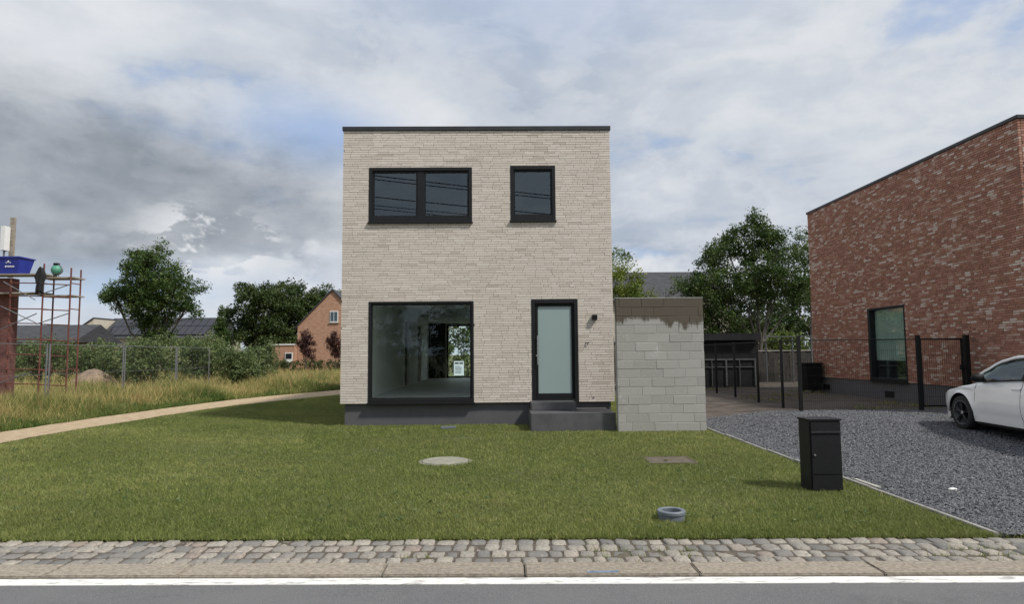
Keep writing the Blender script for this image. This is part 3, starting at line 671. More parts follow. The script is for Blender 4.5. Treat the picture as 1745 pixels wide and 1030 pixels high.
m.build('cross_bars', G['blackpaint'], gt)
MB().box(11.0, 11.12, 15.64, 15.70, 1.14, 1.26).tube([(11.05, 15.65, 1.2), (11.05, 15.58, 1.2), (10.96, 15.58, 1.2)], .012, 8).build('lock_case', G['blackpaint'], gt, bevel=.0)

# ------------------------------------------------------------------ letterbox
mbx = root('parcel_letterbox', (3.71, 7.74, 0), 'tall black steel parcel letterbox standing at the lawn edge', 'letterbox')
x0, x1, y0, y1 = 3.53, 3.895, 7.60, 7.88
MB().box(x0, x1, y0, y1, -.02, .80).build('case', G['black'], mbx, bevel=.006)
MB().box(x0 - .012, x1 + .012, y0 - .016, y1 + .012, .802, .822).build('lid', G['black'], mbx, bevel=.004)
fl = MB().box(x0 + .012, x1 - .012, y0 - .012, y0 - .001, .665, .785).build('mail_flap', G['black'], mbx, bevel=.003)
MB().box(x0 + .012, x1 - .012, y0 - .024, y0 - .0125, .665, .685).build('flap_lip', G['coping'], fl)
dr = MB().box(x0 + .012, x1 - .012, y0 - .010, y0 - .001, .195, .655).build('parcel_door', G['black'], mbx, bevel=.003)
MB().lathe([(0, -.012), (.011, -.012), (.013, -.004), (.013, 0)], (x0 + .045, y0 - .0105, .415), 14, 'y').build('lock', G['steel'], dr)
MB().box(x0 + .012, x1 - .012, y0 - .008, y0 - .001, .01, .185).build('base_panel', G['black'], mbx, bevel=.003)

# ------------------------------------------------------------------ lids and small things in the lawn
mc = root('manhole_cover', (-.88, 10.0, 0), 'round weathered concrete manhole cover set in the lawn', 'manhole')
MB().lathe([(0, .02), (.33, .02), (.345, .012), (.35, -.06)], (-.88, 10.0, 0), 40).build('lid', G['manhole'], mc)
MB().lathe([(.357, -.06), (.357, .008), (.40, .004), (.40, -.06)], (-.88, 10.0, 0), 40).build('rim', G['manhole'], mc)
ic = root('inspection_cover', (2.47, 9.9, 0), 'square brownish metal inspection cover sunk in the lawn', 'cover')
MB().box(2.15, 2.79, 9.62, 10.18, -.04, .006).build('plate', G['rustplate'], ic, bevel=.004)
MB().box(2.12, 2.147, 9.59, 10.21, -.04, .009).box(2.793, 2.82, 9.59, 10.21, -.04, .009).box(2.147, 2.793, 9.59, 9.617, -.04, .009).box(2.147, 2.793, 10.183, 10.21, -.04, .009).build('frame', G['rustplate'], ic)
rg = root('pipe_collar', (1.61, 6.42, 0), 'short open grey plastic pipe collar standing in the grass near the cobbles', 'pipe')
MB().lathe([(.122, -.03), (.126, .055), (.135, .06), (.135, .085), (.128, .092), (.098, .092), (.092, .086), (.092, -.03)], (1.61, 6.42, 0), 36, close=True).build('ring', G['collar'], rg, smooth=False)
MB().lathe([(0, -.01), (.091, -.01)], (1.61, 6.42, .005), 24).build('inner_lid', G['shedgrey'], rg)
gd = root('gully_grate', (-1.2, 14.45, 0), 'small grey drain grate against the dark plinth of the beige house', 'drain')
MB().box(-1.36, -1.34, 14.32, 14.58, -.03, .035).box(-1.06, -1.04, 14.32, 14.58, -.03, .035).box(-1.34, -1.06, 14.32, 14.34, -.03, .035).box(-1.34, -1.06, 14.56, 14.58, -.03, .035).build('frame', G['collar'], gd)
for k in range(6): MB().box(-1.325 + k * .045, -1.30 + k * .045, 14.34, 14.56, .012, .03).build('slat', G['collar'], gd)
wsn = MB()
wsn.lathe([(0, .045), (.03, .043), (.05, .03), (.055, .01), (.05, 0)], (5.14, 7.57, .0), 9); o = wsn.build('white_pebble', G['white'], None, smooth=True); o.scale = (1, .7, .7)
props(o, 'single bright white stone lying on the dark slate drive', 'stone')
o = MB().prism([(4.33, 7.7, .0), (4.39, 7.7, .0), (4.385, 8.22, .0), (4.33, 8.2, .0)], (0, 0, .028)).build('sunlit_edging', G['concrete'], None, bevel=.006)  # sunlight on an edging stone, put into a paler strip
props(o, 'flat pale strip standing in for the sunlit part of the lawn edging', 'slab')
o = MB().box(.60, .84, 4.91, 4.95, -.006, .006).build('hydrant_marker', G['bluecap'], None, bevel=.006)
props(o, 'small blue marker plate fixed on the roadside kerb', 'marker')

# ------------------------------------------------------------------ white car
car = root('parked_car', (9.66, 13.2, .105), 'white hatchback with black wheels and mirror parked on the slate drive', 'car', rz=math.radians(-95.7)); car.scale = (1, 1, .96)
def itp(x, T):
    for (a, p), (b_, q) in zip(T[:-1], T[1:]):
        if x <= b_: t = (x - a) / (b_ - a); t = t * t * (3 - 2 * t) * .4 + t * .6; return p + (q - p) * t
    return T[-1][1]
ZT = [(0, .52), (.06, .60), (.2, .675), (.5, .775), (1.0, .875), (1.45, .965), (2.5, 1.03), (3.6, 1.07), (4.05, 1.05), (4.3, .92)]
HW = [(0, .60), (.06, .70), (.18, .79), (.4, .865), (.8, .895), (1.6, .895), (3.4, .90), (3.9, .86), (4.2, .76), (4.3, .66)]
WHX, WR, AR = (.86, 3.48), .335, .395
def zb(x):
    v = .21 + max(0, .08 - x * .35) + max(0, (x - 4.0) * .25)
    for c in WHX:
        if abs(x - c) < AR: v = max(v, .33 + math.sqrt(AR * AR - (x - c) ** 2))
    return v
xs = sorted({round(v, 4) for v in [0, .03, .06, .1, .15, .2, .28, .36, .44] + [1.26 + .12 * i for i in range(16)] + [3.9, 4.0, 4.1, 4.18, 4.25, 4.3] + [c - AR * math.cos(math.pi * k / 20) * 1.0001 for c in WHX for k in range(21)]})
NZ, NTp = 12, 10
def hwz(x, z):
    s = max(0, min(1, (z - .2) / .85)); bulge = .93 + .07 * math.sin(math.pi * min(1, s * .95 + .12)) - .03 * max(0, s - .75) * 4 * .5
    crease = .012 * math.exp(-((z - .84) / .03) ** 2) - .014 * math.exp(-((z - .36) / .06) ** 2)
    fl_ = sum(.022 * math.exp(-((math.hypot(x - c, z - .33) - AR) / .05) ** 2) for c in WHX)
    return itp(x, HW) * bulge + crease + fl_
vv = []
for x in xs:
    z0, z1 = zb(x), itp(x, ZT); colm = [(x, -hwz(x, z0 + (z1 - z0) * k / NZ), z0 + (z1 - z0) * k / NZ) for k in range(NZ + 1)]
    wt = -colm[-1][1]; top = []
    for k in range(1, NTp):
        u = -1 + 2 * k / NTp; top.append((x, wt * u, z1 + .055 * (1 - u * u) * min(1, x / .3 + .3) + .012 * (1 - abs(u)) ** .5))
    vv.append(colm + top + [(a, -b_, c) for a, b_, c in colm[::-1]])
nn = len(vv[0]); m = MB(); ff = [(i * nn + k, i * nn + k + 1, (i + 1) * nn + k + 1, (i + 1) * nn + k) for i in range(len(xs) - 1) for k in range(nn - 1)]
for e in (0, (len(xs) - 1) * nn): ff += [(e + k, e + k + 1, e + nn - 2 - k, e + nn - 1 - k) for k in range(nn // 2 - 1)]
body = m.add([q for s in vv for q in s], ff).build('body', G['car'], car, smooth=True, local=True)
# cabin
ZR = [(1.22, .985), (1.5, 1.17), (1.8, 1.34), (2.15, 1.42), (2.7, 1.46), (3.3, 1.44), (3.75, 1.36), (4.12, 1.06)]
def cw(z): return .835 - .235 * max(0, (z - 1.0)) / .48
gx = [1.22 + (4.12 - 1.22) * i / 24 for i in range(25)]
def prof(x, off=0, full=True):
    zr = itp(x, ZR) + off; zbelt = min(zr, itp(x, ZT) - .01)
    side = [(x, -cw(zbelt + (zr - zbelt) * k / 4) - off, zbelt + (zr - zbelt) * k / 4) for k in range(5)]
    wt = -side[-1][1]; top = [(x, wt * (-1 + 2 * k / 8), zr + .045 * (1 - (-1 + 2 * k / 8) ** 2)) for k in range(1, 8)]
    return side, top
m = MB(); S = []
for x in gx:
    s, tp = prof(x); S.append(s + tp + [(a, -b_, c) for a, b_, c in s[::-1]])
nn = len(S[0]); m.add([q for s in S for q in s], [(i * nn + k, i * nn + k + 1, (i + 1) * nn + k + 1, (i + 1) * nn + k) for i in range(len(gx) - 1) for k in range(nn - 1)])
cabin = m.build('window_glass', G['carglass'], car, smooth=True, local=True)
m = MB(); S = []
rxs = [2.02 + (3.5 - 2.02) * i / 14 for i in range(15)]
for x in rxs:
    s, tp = prof(x, .008); S.append([s[-1]] + tp + [(s[-1][0], -s[-1][1], s[-1][2])])
nn = len(S[0]); m.add([q for s in S for q in s], [(i * nn + k, i * nn + k + 1, (i + 1) * nn + k + 1, (i + 1) * nn + k) for i in range(len(rxs) - 1) for k in range(nn - 1)])
m.build('roof', G['car'], car, smooth=True, local=True)
for sg in (-1, 1):
    MB().tube([(x, sg * (cw(itp(x, ZR)) + .004), itp(x, ZR) + .004) for x in gx], [.034] * 25, 8).build('roof_pillar', G['car'], car, smooth=True, local=True)
    MB().tube([(x, sg * (cw(itp(x, ZR)) + .018 + .012), itp(x, ZR) - .035) for x in gx[2:-2]], .012, 6).build('window_trim', G['blackpaint'], car, smooth=True, local=True)
    MB().tube([(x, sg * .845, itp(x, ZT) + .005) for x in gx[2:-1]], .014, 6).build('window_trim', G['blackpaint'], car, smooth=True, local=True)
    MB().prism([(2.50, sg * .838, 1.02), (2.60, sg * .838, 1.02), (2.62, sg * .62, 1.46), (2.52, sg * .62, 1.46)], (0, sg * .012, 0)).build('door_pillar', G['blackpaint'], car, local=True)
    MB().box(1.27, 3.06, sg * .80 - .05, sg * .80 + .05, .155, .225).build('side_skirt', G['blackpaint'], car, bevel=.015, local=True)
    mp = MB().lathe([(0, -.09), (.05, -.085), (.075, -.05), (.085, 0), (.08, .05), (.055, .085), (0, .09)], (0, 0, 0), 14, 'y')
    mp.v = [(1.60 + a * .75, sg * .99 + b_ * 1.15, 1.045 + c * .95) for a, b_, c in mp.v]
    mp.build('wing_mirror', G['blackpaint'], car, smooth=True, local=True)
    MB().tube([(1.62, sg * .87, 1.0), (1.61, sg * .95, 1.02)], .028, 8).build('mirror_arm', G['blackpaint'], car, local=True)
    for xd in (1.33, 2.55, 3.02):
        MB().tube([(xd + (.10 * max(0, .6 - z) if xd > 3 else -.03 * math.sin((z - .3) * 4)), sg * (hwz(xd, z) + .0005), z) for z in [.25 + (itp(xd, ZT) - .27) * k / 9 for k in range(10)]], .0035, 5).build('door_seam', G['blackpaint'], body, local=True)
    for xd in (2.30, 3.1): MB().tube([(xd, sg * (hwz(xd, .87) + .004), .87), (xd + .06, sg * (hwz(xd, .87) + .026), .872), (xd + .16, sg * (hwz(xd, .87) + .026), .875), (xd + .22, sg * (hwz(xd, .87) + .004), .875)], .011, 8).build('door_handle', G['car'], body, smooth=True, local=True)
    for c in WHX:
        wr = root('wheel', (0, 0, 0), None, None); wr.parent = car; wr.location = (c, sg * .79, .335); wr.rotation_euler.z = 0 if sg < 0 else math.pi
        MB().lathe([(.235, -.10), (.30, -.105), (.328, -.085), (.335, -.04), (.335, .06), (.325, .095), (.235, .10)], (0, 0, 0), 40, 'y').build('tyre', G['tyre'], wr, smooth=True, local=True)
        MB().lathe([(.222, -.098), (.238, -.106), (.240, -.09), (.215, -.06), (.21, .08)], (0, 0, 0), 40, 'y').build('rim', G['shedgrey'], wr, smooth=True, local=True)
        sp = MB().lathe([(0, -.085), (.05, -.085), (.06, -.06), (.06, 0), (0, 0)], (0, 0, 0), 20, 'y')
        for k in range(5):
            for da in (-.16, .16):
                a = 2 * math.pi * k / 5 + .3; p0 = Vector((math.cos(a) * .04, -.07, math.sin(a) * .04)); p1 = Vector((math.cos(a + da) * .222, -.085, math.sin(a + da) * .222)); sp.tube([p0, p1], [.02, .013], 6)
        sp.build('spokes', G['rim'], wr, local=True)
        MB().lathe([(0, -.092), (.03, -.090), (.034, -.086)], (0, 0, 0), 16, 'y').build('hub_cap', G['steel'], wr, local=True)
        MB().lathe([(0, .02), (.2, .02)], (0, 0, 0), 24, 'y').build('brake_disc', G['blackpaint'], wr, local=True)
        m = MB(); a_ = [math.pi * k / 16 for k in range(17)]; v = []
        for k in a_: v += [(c - (AR + .012) * math.cos(k), sg * .885, .33 + (AR + .012) * math.sin(k)), (c - (AR + .012) * math.cos(k), sg * .45, .33 + (AR + .012) * math.sin(k))]
        v += [(c, sg * .45, .1)]; m.add(v, [(2 * k, 2 * k + 1, 2 * k + 3, 2 * k + 2) for k in range(16)] + [(2 * k + 1, 2 * k + 3, 34) for k in range(16)])
        m.build('wheel_arch', G['tyre'], car, local=True)
    for xa, zz, mtl, nmn in ((.10, .66, 'lamp_w', 'headlight'), (4.2, .82, 'lamp_r', 'rear_light')):
        yy = hwz(xa, zz) - .05
        lg = MB().lathe([(0, -.1), (.04, -.08), (.055, 0), (.04, .08), (0, .1)], (0, 0, 0), 12, 'y'); lg.v = [(xa + a * .9, sg * (yy - .06) + b_, zz + c * .9) for a, b_, c in lg.v]; lg.build(nmn, G[mtl], car, smooth=True, local=True)
MB().box(.25, 4.1, -.76, .76, .17, .30).build('underbody', G['tyre'], car, local=True)
MB().prism([(-.004, -.5, .36), (-.004, .5, .36), (-.004, .42, .58), (-.004, -.42, .58)], (.05, 0, 0)).build('grille', G['blackpaint'], car, local=True)
MB().prism([(0.02, -.66, .20), (.02, .66, .20), (.5, .80, .20), (.5, -.80, .20)], (0, 0, .05)).build('front_splitter', G['blackpaint'], car, local=True)
for sx_ in (-.38, .38):
    MB().box(2.0, 2.5, sx_ - .24, sx_ + .24, .45, .62).box(2.42, 2.58, sx_ - .24, sx_ + .24, .6, 1.2).box(2.45, 2.55, sx_ - .12, sx_ + .12, 1.2, 1.36).build('seat', G['cloth'], car, bevel=.04, local=True)

# ------------------------------------------------------------------ foliage
def leaves(name, cl, nleaf, size, crad, mt, seed, parent, up=.35, flat=1.0):
    """cl: (n,4) clump centres + radius factor -> one mesh of leaf blades"""
    g = np.random.default_rng(seed); n = len(cl); N = n * nleaf
    ctr = np.repeat(cl[:, :3], nleaf, 0); rad = np.repeat(cl[:, 3], nleaf)
    off = g.normal(size=(N, 3)); off *= (crad * rad / np.maximum(np.linalg.norm(off, axis=1), 1e-6) * g.random(N) ** .45)[:, None]; off[:, 2] *= flat
    p = ctr + off
    nrm = g.normal(size=(N, 3)) + off / (crad + 1e-6) * .8; nrm[:, 2] += up * 2; nrm /= np.linalg.norm(nrm, axis=1)[:, None]
    a = np.cross(nrm, g.normal(size=(N, 3))); a /= np.maximum(np.linalg.norm(a, axis=1), 1e-6)[:, None]; b_ = np.cross(nrm, a)
    s = size * g.uniform(.6, 1.35, N); L = a * s[:, None]; Wd = b_ * (s * g.uniform(.38, .6, N))[:, None]
    v = np.stack([p - L * .5, p + Wd * .5 + L * .05, p + L * .55, p - Wd * .5 + L * .05], 1).reshape(-1, 3)
    f = np.arange(N * 4).reshape(-1, 4)
    tone = np.clip(np.repeat(g.uniform(.0, .9, n), nleaf) + g.normal(0, .14, N), 0, 1)
    o0 = np.array(wl(parent)); me = mesh_np(name, v - o0, [f], mt, np.repeat(tone, 4))
    return link(name, me, parent, o0)
def clumps(lumps, n, seed, shell=.38, zcut=None):
    g = np.random.default_rng(seed); L = np.array(lumps, float); wv = (L[:, 3] * L[:, 4] * L[:, 5]) ** .75; wv /= wv.sum(); o = []
    for i in g.choice(len(L), n, p=wv):
        d = g.normal(size=3); d /= np.linalg.norm(d); r_ = g.random() ** shell
        o.append([*(L[i, :3] + d * L[i, 3:6] * r_), g.uniform(.6, 1.3)])
    return np.array(o)
def tree(name, label, cat, base_, lumps, ncl, nleaf, lsize, crad, leaf, seed, trunk=.2, th=None, bark='bark', group=None, stems=1, shell=.38, flat=.75):
    r_ = random.Random(seed); b0 = Vector(base_); t = root(name, base_, label, cat, group)
    L = [(b0.x + a, b0.y + b_, b0.z + c, d, e, f) for a, b_, c, d, e, f in lumps]
    L0 = L; L = list(L0)
    for l in L0:
        for k in range(9):
            dv = Vector((r_.gauss(0, 1), r_.gauss(0, 1), r_.gauss(.25, .8))).normalized(); q = r_.uniform(.2, .4); L.append((l[0] + dv.x * l[3] * 1.06, l[1] + dv.y * l[4] * 1.06, l[2] + dv.z * l[5] * 1.06, l[3] * q, l[4] * q, l[5] * q))
    Lall = L; L = L0; m = MB(); th = th if th else (min(l[2] - l[5] * .6 for l in L) - b0.z)
    for s in range(stems):
        sx_, sy_ = (0, 0) if stems == 1 else (r_.uniform(-.35, .35), r_.uniform(-.3, .3)); fk = b0 + Vector((sx_ * 1.6 + r_.uniform(-.1, .1), sy_, th))
        m.tube([b0 + Vector((sx_ * .6, sy_ * .6, -.1)), b0 + Vector((sx_ * .8, sy_ * .8, th * .12)), b0 + Vector((sx_ * 1.2 + r_.uniform(-.12, .12), sy_, th * .55)), fk], [trunk * 1.35, trunk, trunk * .85, trunk * .75], 9)
        for l in L[s::stems]:
            c = Vector(l[:3]); md = fk.lerp(c, .5) + Vector((r_.uniform(-.2, .2), r_.uniform(-.2, .2), -.12 * (c - fk).length)); br = trunk * .42
            m.tube([fk + Vector((0, 0, -.1)), md, c], [trunk * .5, br * .75, br * .4], 6)
            for k in range(5):
                e = c + Vector([r_.uniform(-1, 1) * q * .75 for q in l[3:6]]); m.tube([md.lerp(c, r_.uniform(.2, 1)), c.lerp(e, .55) + Vector((0, 0, .08)), e], [br * .5, br * .3, br * .12], 5)
    m.build('trunk', G[bark], t)
    leaves('crown', clumps(Lall, ncl, seed, shell), nleaf, lsize, crad, G[leaf], seed + 1, t, flat=flat); return t
def bush(name, label, cat, base_, lumps, ncl, nleaf, lsize, crad, leaf, seed, group=None, stem=.03):
    r_ = random.Random(seed); b0 = Vector(base_); t = root(name, base_, label, cat, group); L = [(b0.x + a, b0.y + b_, b0.z + c, d, e, f) for a, b_, c, d, e, f in lumps]
    m = MB()
    for l in L:
        for k in range(4):
            e = Vector(l[:3]) + Vector([r_.uniform(-.7, .7) * q for q in l[3:6]]); m.tube([b0 + Vector((r_.uniform(-.15, .15), r_.uniform(-.15, .15), -.05)), b0.lerp(e, .5) + Vector((0, 0, .1)), e], [stem, stem * .7, stem * .25], 5)
    m.build('stems', G['bark'], t); leaves('foliage', clumps(L, ncl, seed, .45), nleaf, lsize, crad, G[leaf], seed + 1, t); return t

# left: the lone oak, the dark wood edge behind, conifer, shrubs
tree('oak_tree', 'lone round crowned oak in front of the roof with solar panels', 'tree', (-26.6, 50, 0),
     [(0, 0, 7.4, 2.3, 2.2, 2.2), (-1.9, .2, 6.6, 1.6, 1.6, 1.2), (1.7, -.2, 6.7, 1.9, 1.7, 1.3), (.1, .3, 5.3, 1.9, 1.7, 1.3), (.5, 0, 3.7, 1.1, 1.1, 1.4), (-.6, 0, 8.7, 1.3, 1.3, .9), (2.6, 0, 5.4, 1.0, .9, .9), (-2.8, 0, 6.2, .9, .8, .7), (.3, -.2, 2.6, .8, .8, 1.2), (-.9, 0, 4.6, 1.0, 1, .9)], 900, 42, .17, .48, 'leaf_oak', 21, .22, 2.0, shell=.42)
for i, (x, y, h, lp_) in enumerate([(-27.6, 74, 0, [(0, 0, 6.8, 2.6, 2.6, 2.4), (-2.0, 0, 4.6, 2.0, 2.2, 2.1), (1.0, 0, 8.9, 1.3, 1.5, 1.0), (1.6, 0, 3.6, 2.6, 2, 2.6), (-.6, 0, 8.6, .8, .8, .9), (2.3, 0, 7.2, 1.8, 1.8, 1.8)]),
                                    (-25.2, 77, 0, [(0, 0, 7.0, 2.9, 2.6, 2.2), (.5, 0, 9.5, 1.2, 1.2, 1.2), (-1.0, 0, 3.8, 2.8, 2, 2.8), (1.9, 0, 4.4, 2.4, 2, 2.8), (2.2, 0, 7.4, 1.7, 1.6, 1.4)]),
                                    (-21.4, 80, 0, [(0, 0, 6.6, 2.8, 2.6, 2.4), (-.7, 0, 8.8, 1.3, 1.3, 1.3), (0, 0, 3.6, 2.8, 2, 2.6), (1.4, 0, 8.2, 1.4, 1.4, 1.1)]),
                                    (-17.4, 84, 0, [(0, 0, 7.6, 2.8, 2.6, 2.6), (.6, 0, 10.0, 1.5, 1.4, 1.2), (0, 0, 4.4, 2.8, 2, 2.4)])]):
    tree('dense_tree', ['dense dark tree furthest from the orange gable house in the wood edge', 'dense dark tree with a raised top in the middle of the wood edge', 'dense dark tree beside the roof slope of the orange gable house', 'dark tree rising behind the ridge of the orange gable house'][i], 'tree', (x, y, 0), lp_, 640, 40, .27, .66, 'leaf_dark', 31 + i, .24, 2.4, group='trees at the wood edge', shell=.45)
tree('bare_tree', 'thin greyish sparse tree standing above the dark wood edge', 'tree', (-20.2, 88, 0), [(0, 0, 9.6, .9, .9, 2.2)], 60, 10, .18, .6, 'leaf_bush', 41, .16, 6, shell=.6)
tree('cone_tree', 'slim pointed conifer beside the solar panel house', 'tree', (-30.0, 70, 0), [(0, 0, 2.6, .75, .75, 1.6), (0, 0, 4.2, .55, .55, 1.2), (0, 0, 5.5, .32, .32, .9), (0, 0, 6.3, .14, .14, .55)], 150, 34, .2, .3, 'leaf_oak', 43, .1, 1.2, flat=1.2)
bush('willow_shrub', 'large bushy green shrub at the end of the site fence', 'shrub', (-12.6, 31.6, 0), [(0, 0, 1.1, 1.0, .9, .9), (.5, 0, .7, .7, .7, .6), (-.5, 0, 1.5, .7, .7, .8)], 260, 40, .10, .26, 'leaf_bush', 51)
shr = [(-18.2, 34, 1.7, 1.5), (-20.6, 36, 1.6, 1.6), (-16.6, 37, 1.75, 1.3), (-23.4, 37.5, 1.65, 1.5), (-26.4, 38, 1.8, 1.7), (-19.0, 41, 2.0, 1.7), (-29.8, 39, 1.9, 1.8), (-15.2, 40.5, 1.6, 1.4)]
for i, (x, y, h, r_) in enumerate(shr):
    bush('wild_shrub', 'loose grey green wild shrub growing behind the site fence', 'shrub', (x, y, 0), [(0, 0, h * .75, r_, r_ * .9, h * .7), (r_ * .4, 0, h, r_ * .6, r_ * .6, h * .6), (-r_ * .45, .2, h * .9, r_ * .6, r_ * .6, h * .62)], 190, 34, .13, .34, 'leaf_bush', 61 + i, group='wild shrubs behind the site fence')
for i, (x, h) in enumerate(((-16.4, 2.7), (-13.95, 2.65))):
    t_ = tree('purple_tree', ['small purple leaved tree before the low flat roofed annex', 'small purple leaved tree before the middle of the orange gable'][i], 'tree', (x, 55, .55), [(0, 0, 1.9, .62, .6, 1.0), (.18, 0, 1.3, .62, .5, .6), (-.2, 0, 2.3, .42, .4, .7)], 110, 34, .13, .25, 'leaf_purple', 71 + i, .05, .5, flat=1.3)
def hedge(name, label, x0, x1, y0, y1, z0, z1, leaf, n, nl, ls, seed, cat='hedge'):
    g = np.random.default_rng(seed); t = root(name, ((x0 + x1) / 2, (y0 + y1) / 2, z0), label, cat)
    m = MB()
    k = x0 + .2
    while k < x1: m.tube([(k, (y0 + y1) / 2, z0 - .1), (k + .05, (y0 + y1) / 2, z1 - .25)], [.03, .012], 5); k += .6
    m.build('stems', G['bark'], t)
    c = np.column_stack([g.uniform(x0, x1, n), g.uniform(y0, y1, n), z0 + (z1 - z0) * g.random(n) ** .75, g.uniform(.6, 1.3, n)]); leaves('foliage', c, nl, ls, .3, G[leaf], seed, t); return t
hedge('clipped_hedge', 'low dark hedge running in front of the orange gable house', -24, -8, 57.5, 58.4, -.05, 1.15, 'leaf_dark', 520, 26, .15, 81)
hedge('field_hedge', 'long dark hedge at the foot of the solar panel house', -52, -28.5, 63, 64.5, -.05, 2.0, 'leaf_oak', 520, 30, .22, 82)
hedge('yellow_hedge', 'yellowish green hedge below the solar panel roof beside the oak', -24.2, -20.2, 48, 49.5, -.05, 2.6, 'leaf_bright', 150, 34, .16, 83)

# right: garden behind the fence
tree('garden_tree', 'broad leafy tree behind the black mesh fence and dark shed', 'tree', (12.5, 33, FZ), [(.2, 0, 6.0, 2.0, 1.9, 1.9), (-1.6, 0, 5.0, 1.4, 1.5, 1.2), (1.8, 0, 5.5, 1.6, 1.5, 1.4), (.3, 0, 7.4, 1.1, 1.1, .9), (-2.4, 0, 3.9, 1.1, 1.2, 1.1), (-1.2, 0, 3.2, 1.2, 1.2, 1.1), (1.3, 0, 4.4, 1.2, 1.2, .8), (-.9, .2, 6.8, 1.1, 1.1, .8), (1.4, 0, 7.0, .9, .9, .8), (-3.0, .2, 4.6, .9, .9, .7), (2.6, 0, 4.6, 1.0, 1.0, .8), (-1.8, .3, 2.5, 1.1, 1.1, .9), (0, .3, 4.2, 1.4, 1.2, 1.0)], 1050, 42, .125, .40, 'leaf_oak', 91, .13, 1.9, 'birch', stems=2, shell=.45)
tree('slender_tree', 'slender tree partly hidden by the corner of the red brick house', 'tree', (18.9, 40, FZ), [(0, 0, 7.2, 1.0, 1, 1.8), (.2, 0, 5.0, .9, .9, 1.2)], 120, 34, .15, .4, 'leaf_oak', 92, .12, 3)
tree('yellowing_tree', 'small yellowing tree showing above the block wall next to the beige house', 'tree', (5.6, 33, 0), [(0, 0, 5.4, 1.5, 1.4, 1.3), (.9, 0, 4.6, 1.0, 1, .9), (-1.3, 0, 4.8, 1.2, 1, 1)], 240, 40, .12, .36, 'leaf_bright', 93, .12, 2)
hedge('laurel_hedge', 'bright green sunlit hedge behind the dark board fence', 10.2, 16.5, 35, 36.0, 0, 2.6, 'leaf_bright', 260, 30, .15, 94)
hedge('tall_hedge', 'tall dark hedge closing the far end of the bare yard', 8.0, 30, 52, 54, 0, 4.4, 'leaf_dark', 600, 26, .30, 95)
hedge('garden_hedge', 'green hedge at the end of the back garden seen through the house', -9, 5.5, 40, 41.5, 0, 4.0, 'leaf_bush', 1000, 28, .18, 96)
for i, (x, y) in enumerate(((22, 58), (27, 60), (17.5, 62))):
    tree('far_tree', 'hazy dark tree beyond the far end of the yard', 'tree', (x, y, 0), [(0, 0, 5.2, 2.6, 2.4, 2.2), (.5, 0, 7, 1.6, 1.6, 1.2), (-1.2, 0, 3.6, 1.8, 1.6, 1.6)], 220, 34, .26, .6, 'leaf_dark', 97 + i, .2, 2, group='trees beyond the yard')

# trees and a hedge across the road, behind the photographer: they mirror in the panes
for i, (x, y, s) in enumerate(((-9, -14, 1), (-3.2, -15.5, 1.1), (2.8, -14.5, .95), (8.6, -15.5, 1.05), (14.5, -14.5, 1), (-15, -15, 1))):
    tree('street_tree', 'leafy tree across the road facing the beige house', 'tree', (x, y, 0), [(0, 0, 3.9 * s, 2.3, 2.0, 1.5), (.8, 0, 2.6 * s, 1.8, 1.6, 1.2), (-1, 0, 2.8 * s, 1.8, 1.6, 1.3)], 150, 30, .26, .6, 'leaf_oak', 111 + i, .16, 1.6, group='trees across the road')
hedge('road_hedge', 'dark hedge across the road facing the beige house', -22, 20, -11.4, -10.4, 0, 1.9, 'leaf_oak', 700, 26, .2, 121)
for i, (x, y, zt_) in enumerate(((-17, -3.6, 12.6), (15.5, -3.0, 8.9))):
    t_ = root('utility_pole', (x, y, 0), ['tall wooden overhead line pole across the road', 'shorter wooden overhead line pole across the road'][i], 'pole')
    MB().tube([(x, y, -.3), (x, y, zt_)], [.14, .1], 10).build('shaft', G['bark'], t_)
    MB().box(x - .06, x + .06, y - .7, y + .7, zt_ - .5, zt_ - .37).build('crossarm', G['bark'], t_)
for k, (dy, z0_, z1_, sag) in enumerate(((-.55, 12.35, 8.5, .25), (.45, 12.3, 8.3, .2), (.1, 11.1, 7.6, .2), (.0, 10.6, 7.2, .15), (-.2, 10.5, 7.0, .15))):
    a, b_ = Vector((-17, -3.6 + dy, z0_)), Vector((15.5, -3.0 + dy, z1_)); pts = []
    for q in range(25):
        u = q / 24; p = a.lerp(b_, u); p.z -= sag * 4 * u * (1 - u); pts.append(p)
    props(MB().tube(pts, .026 if k < 3 else .018, 6).build('overhead_cable', G['wirem'], None), ['thick overhead cable running along the top of the poles, road side', 'thick overhead cable running along the top of the poles, house side', 'thick overhead cable strung midway up the poles', 'thin overhead cable strung just below the thick middle one', 'thin lowest overhead cable on the poles'][k], 'cable', 'overhead cables along the road')

# ------------------------------------------------------------------ far houses
gh = root('gable_house', (-16.2, 62, 0), 'orange brick gable house behind the golden field', 'house')
m = MB().prism([(-19.35, 62, -.1), (-12.9, 62, -.1), (-12.9, 62, 4.4), (-16.12, 62, 7.75), (-19.35, 62, 4.4)], (0, 11, 0)); gw = m.build('wall', G['orange'], gh)
for sg, xe in ((-1, -19.35), (1, -12.9)):
    p = [(xe + sg * .12, 61.85, 4.4 - .12), (-16.12, 61.85, 7.78), (-16.12, 61.85, 7.92), (xe + sg * .25, 61.85, 4.26)]; MB().prism(p, (0, 11.3, 0)).build('roof_slope', G['roof'], gh)
wn = MB().box(-16.32, -15.55, 61.93, 61.995, 4.75, 5.8).build('window', G['white'], gh); MB().box(-16.25, -15.97, 61.90, 61.928, 4.85, 5.72).build('pane', G['darkglass'], wn); MB().box(-15.9, -15.62, 61.90, 61.928, 4.85, 5.72).build('pane', G['darkglass'], wn)
MB().box(-16.42, -15.45, 61.88, 61.99, 4.66, 4.745).build('sill', G['concrete'], wn)
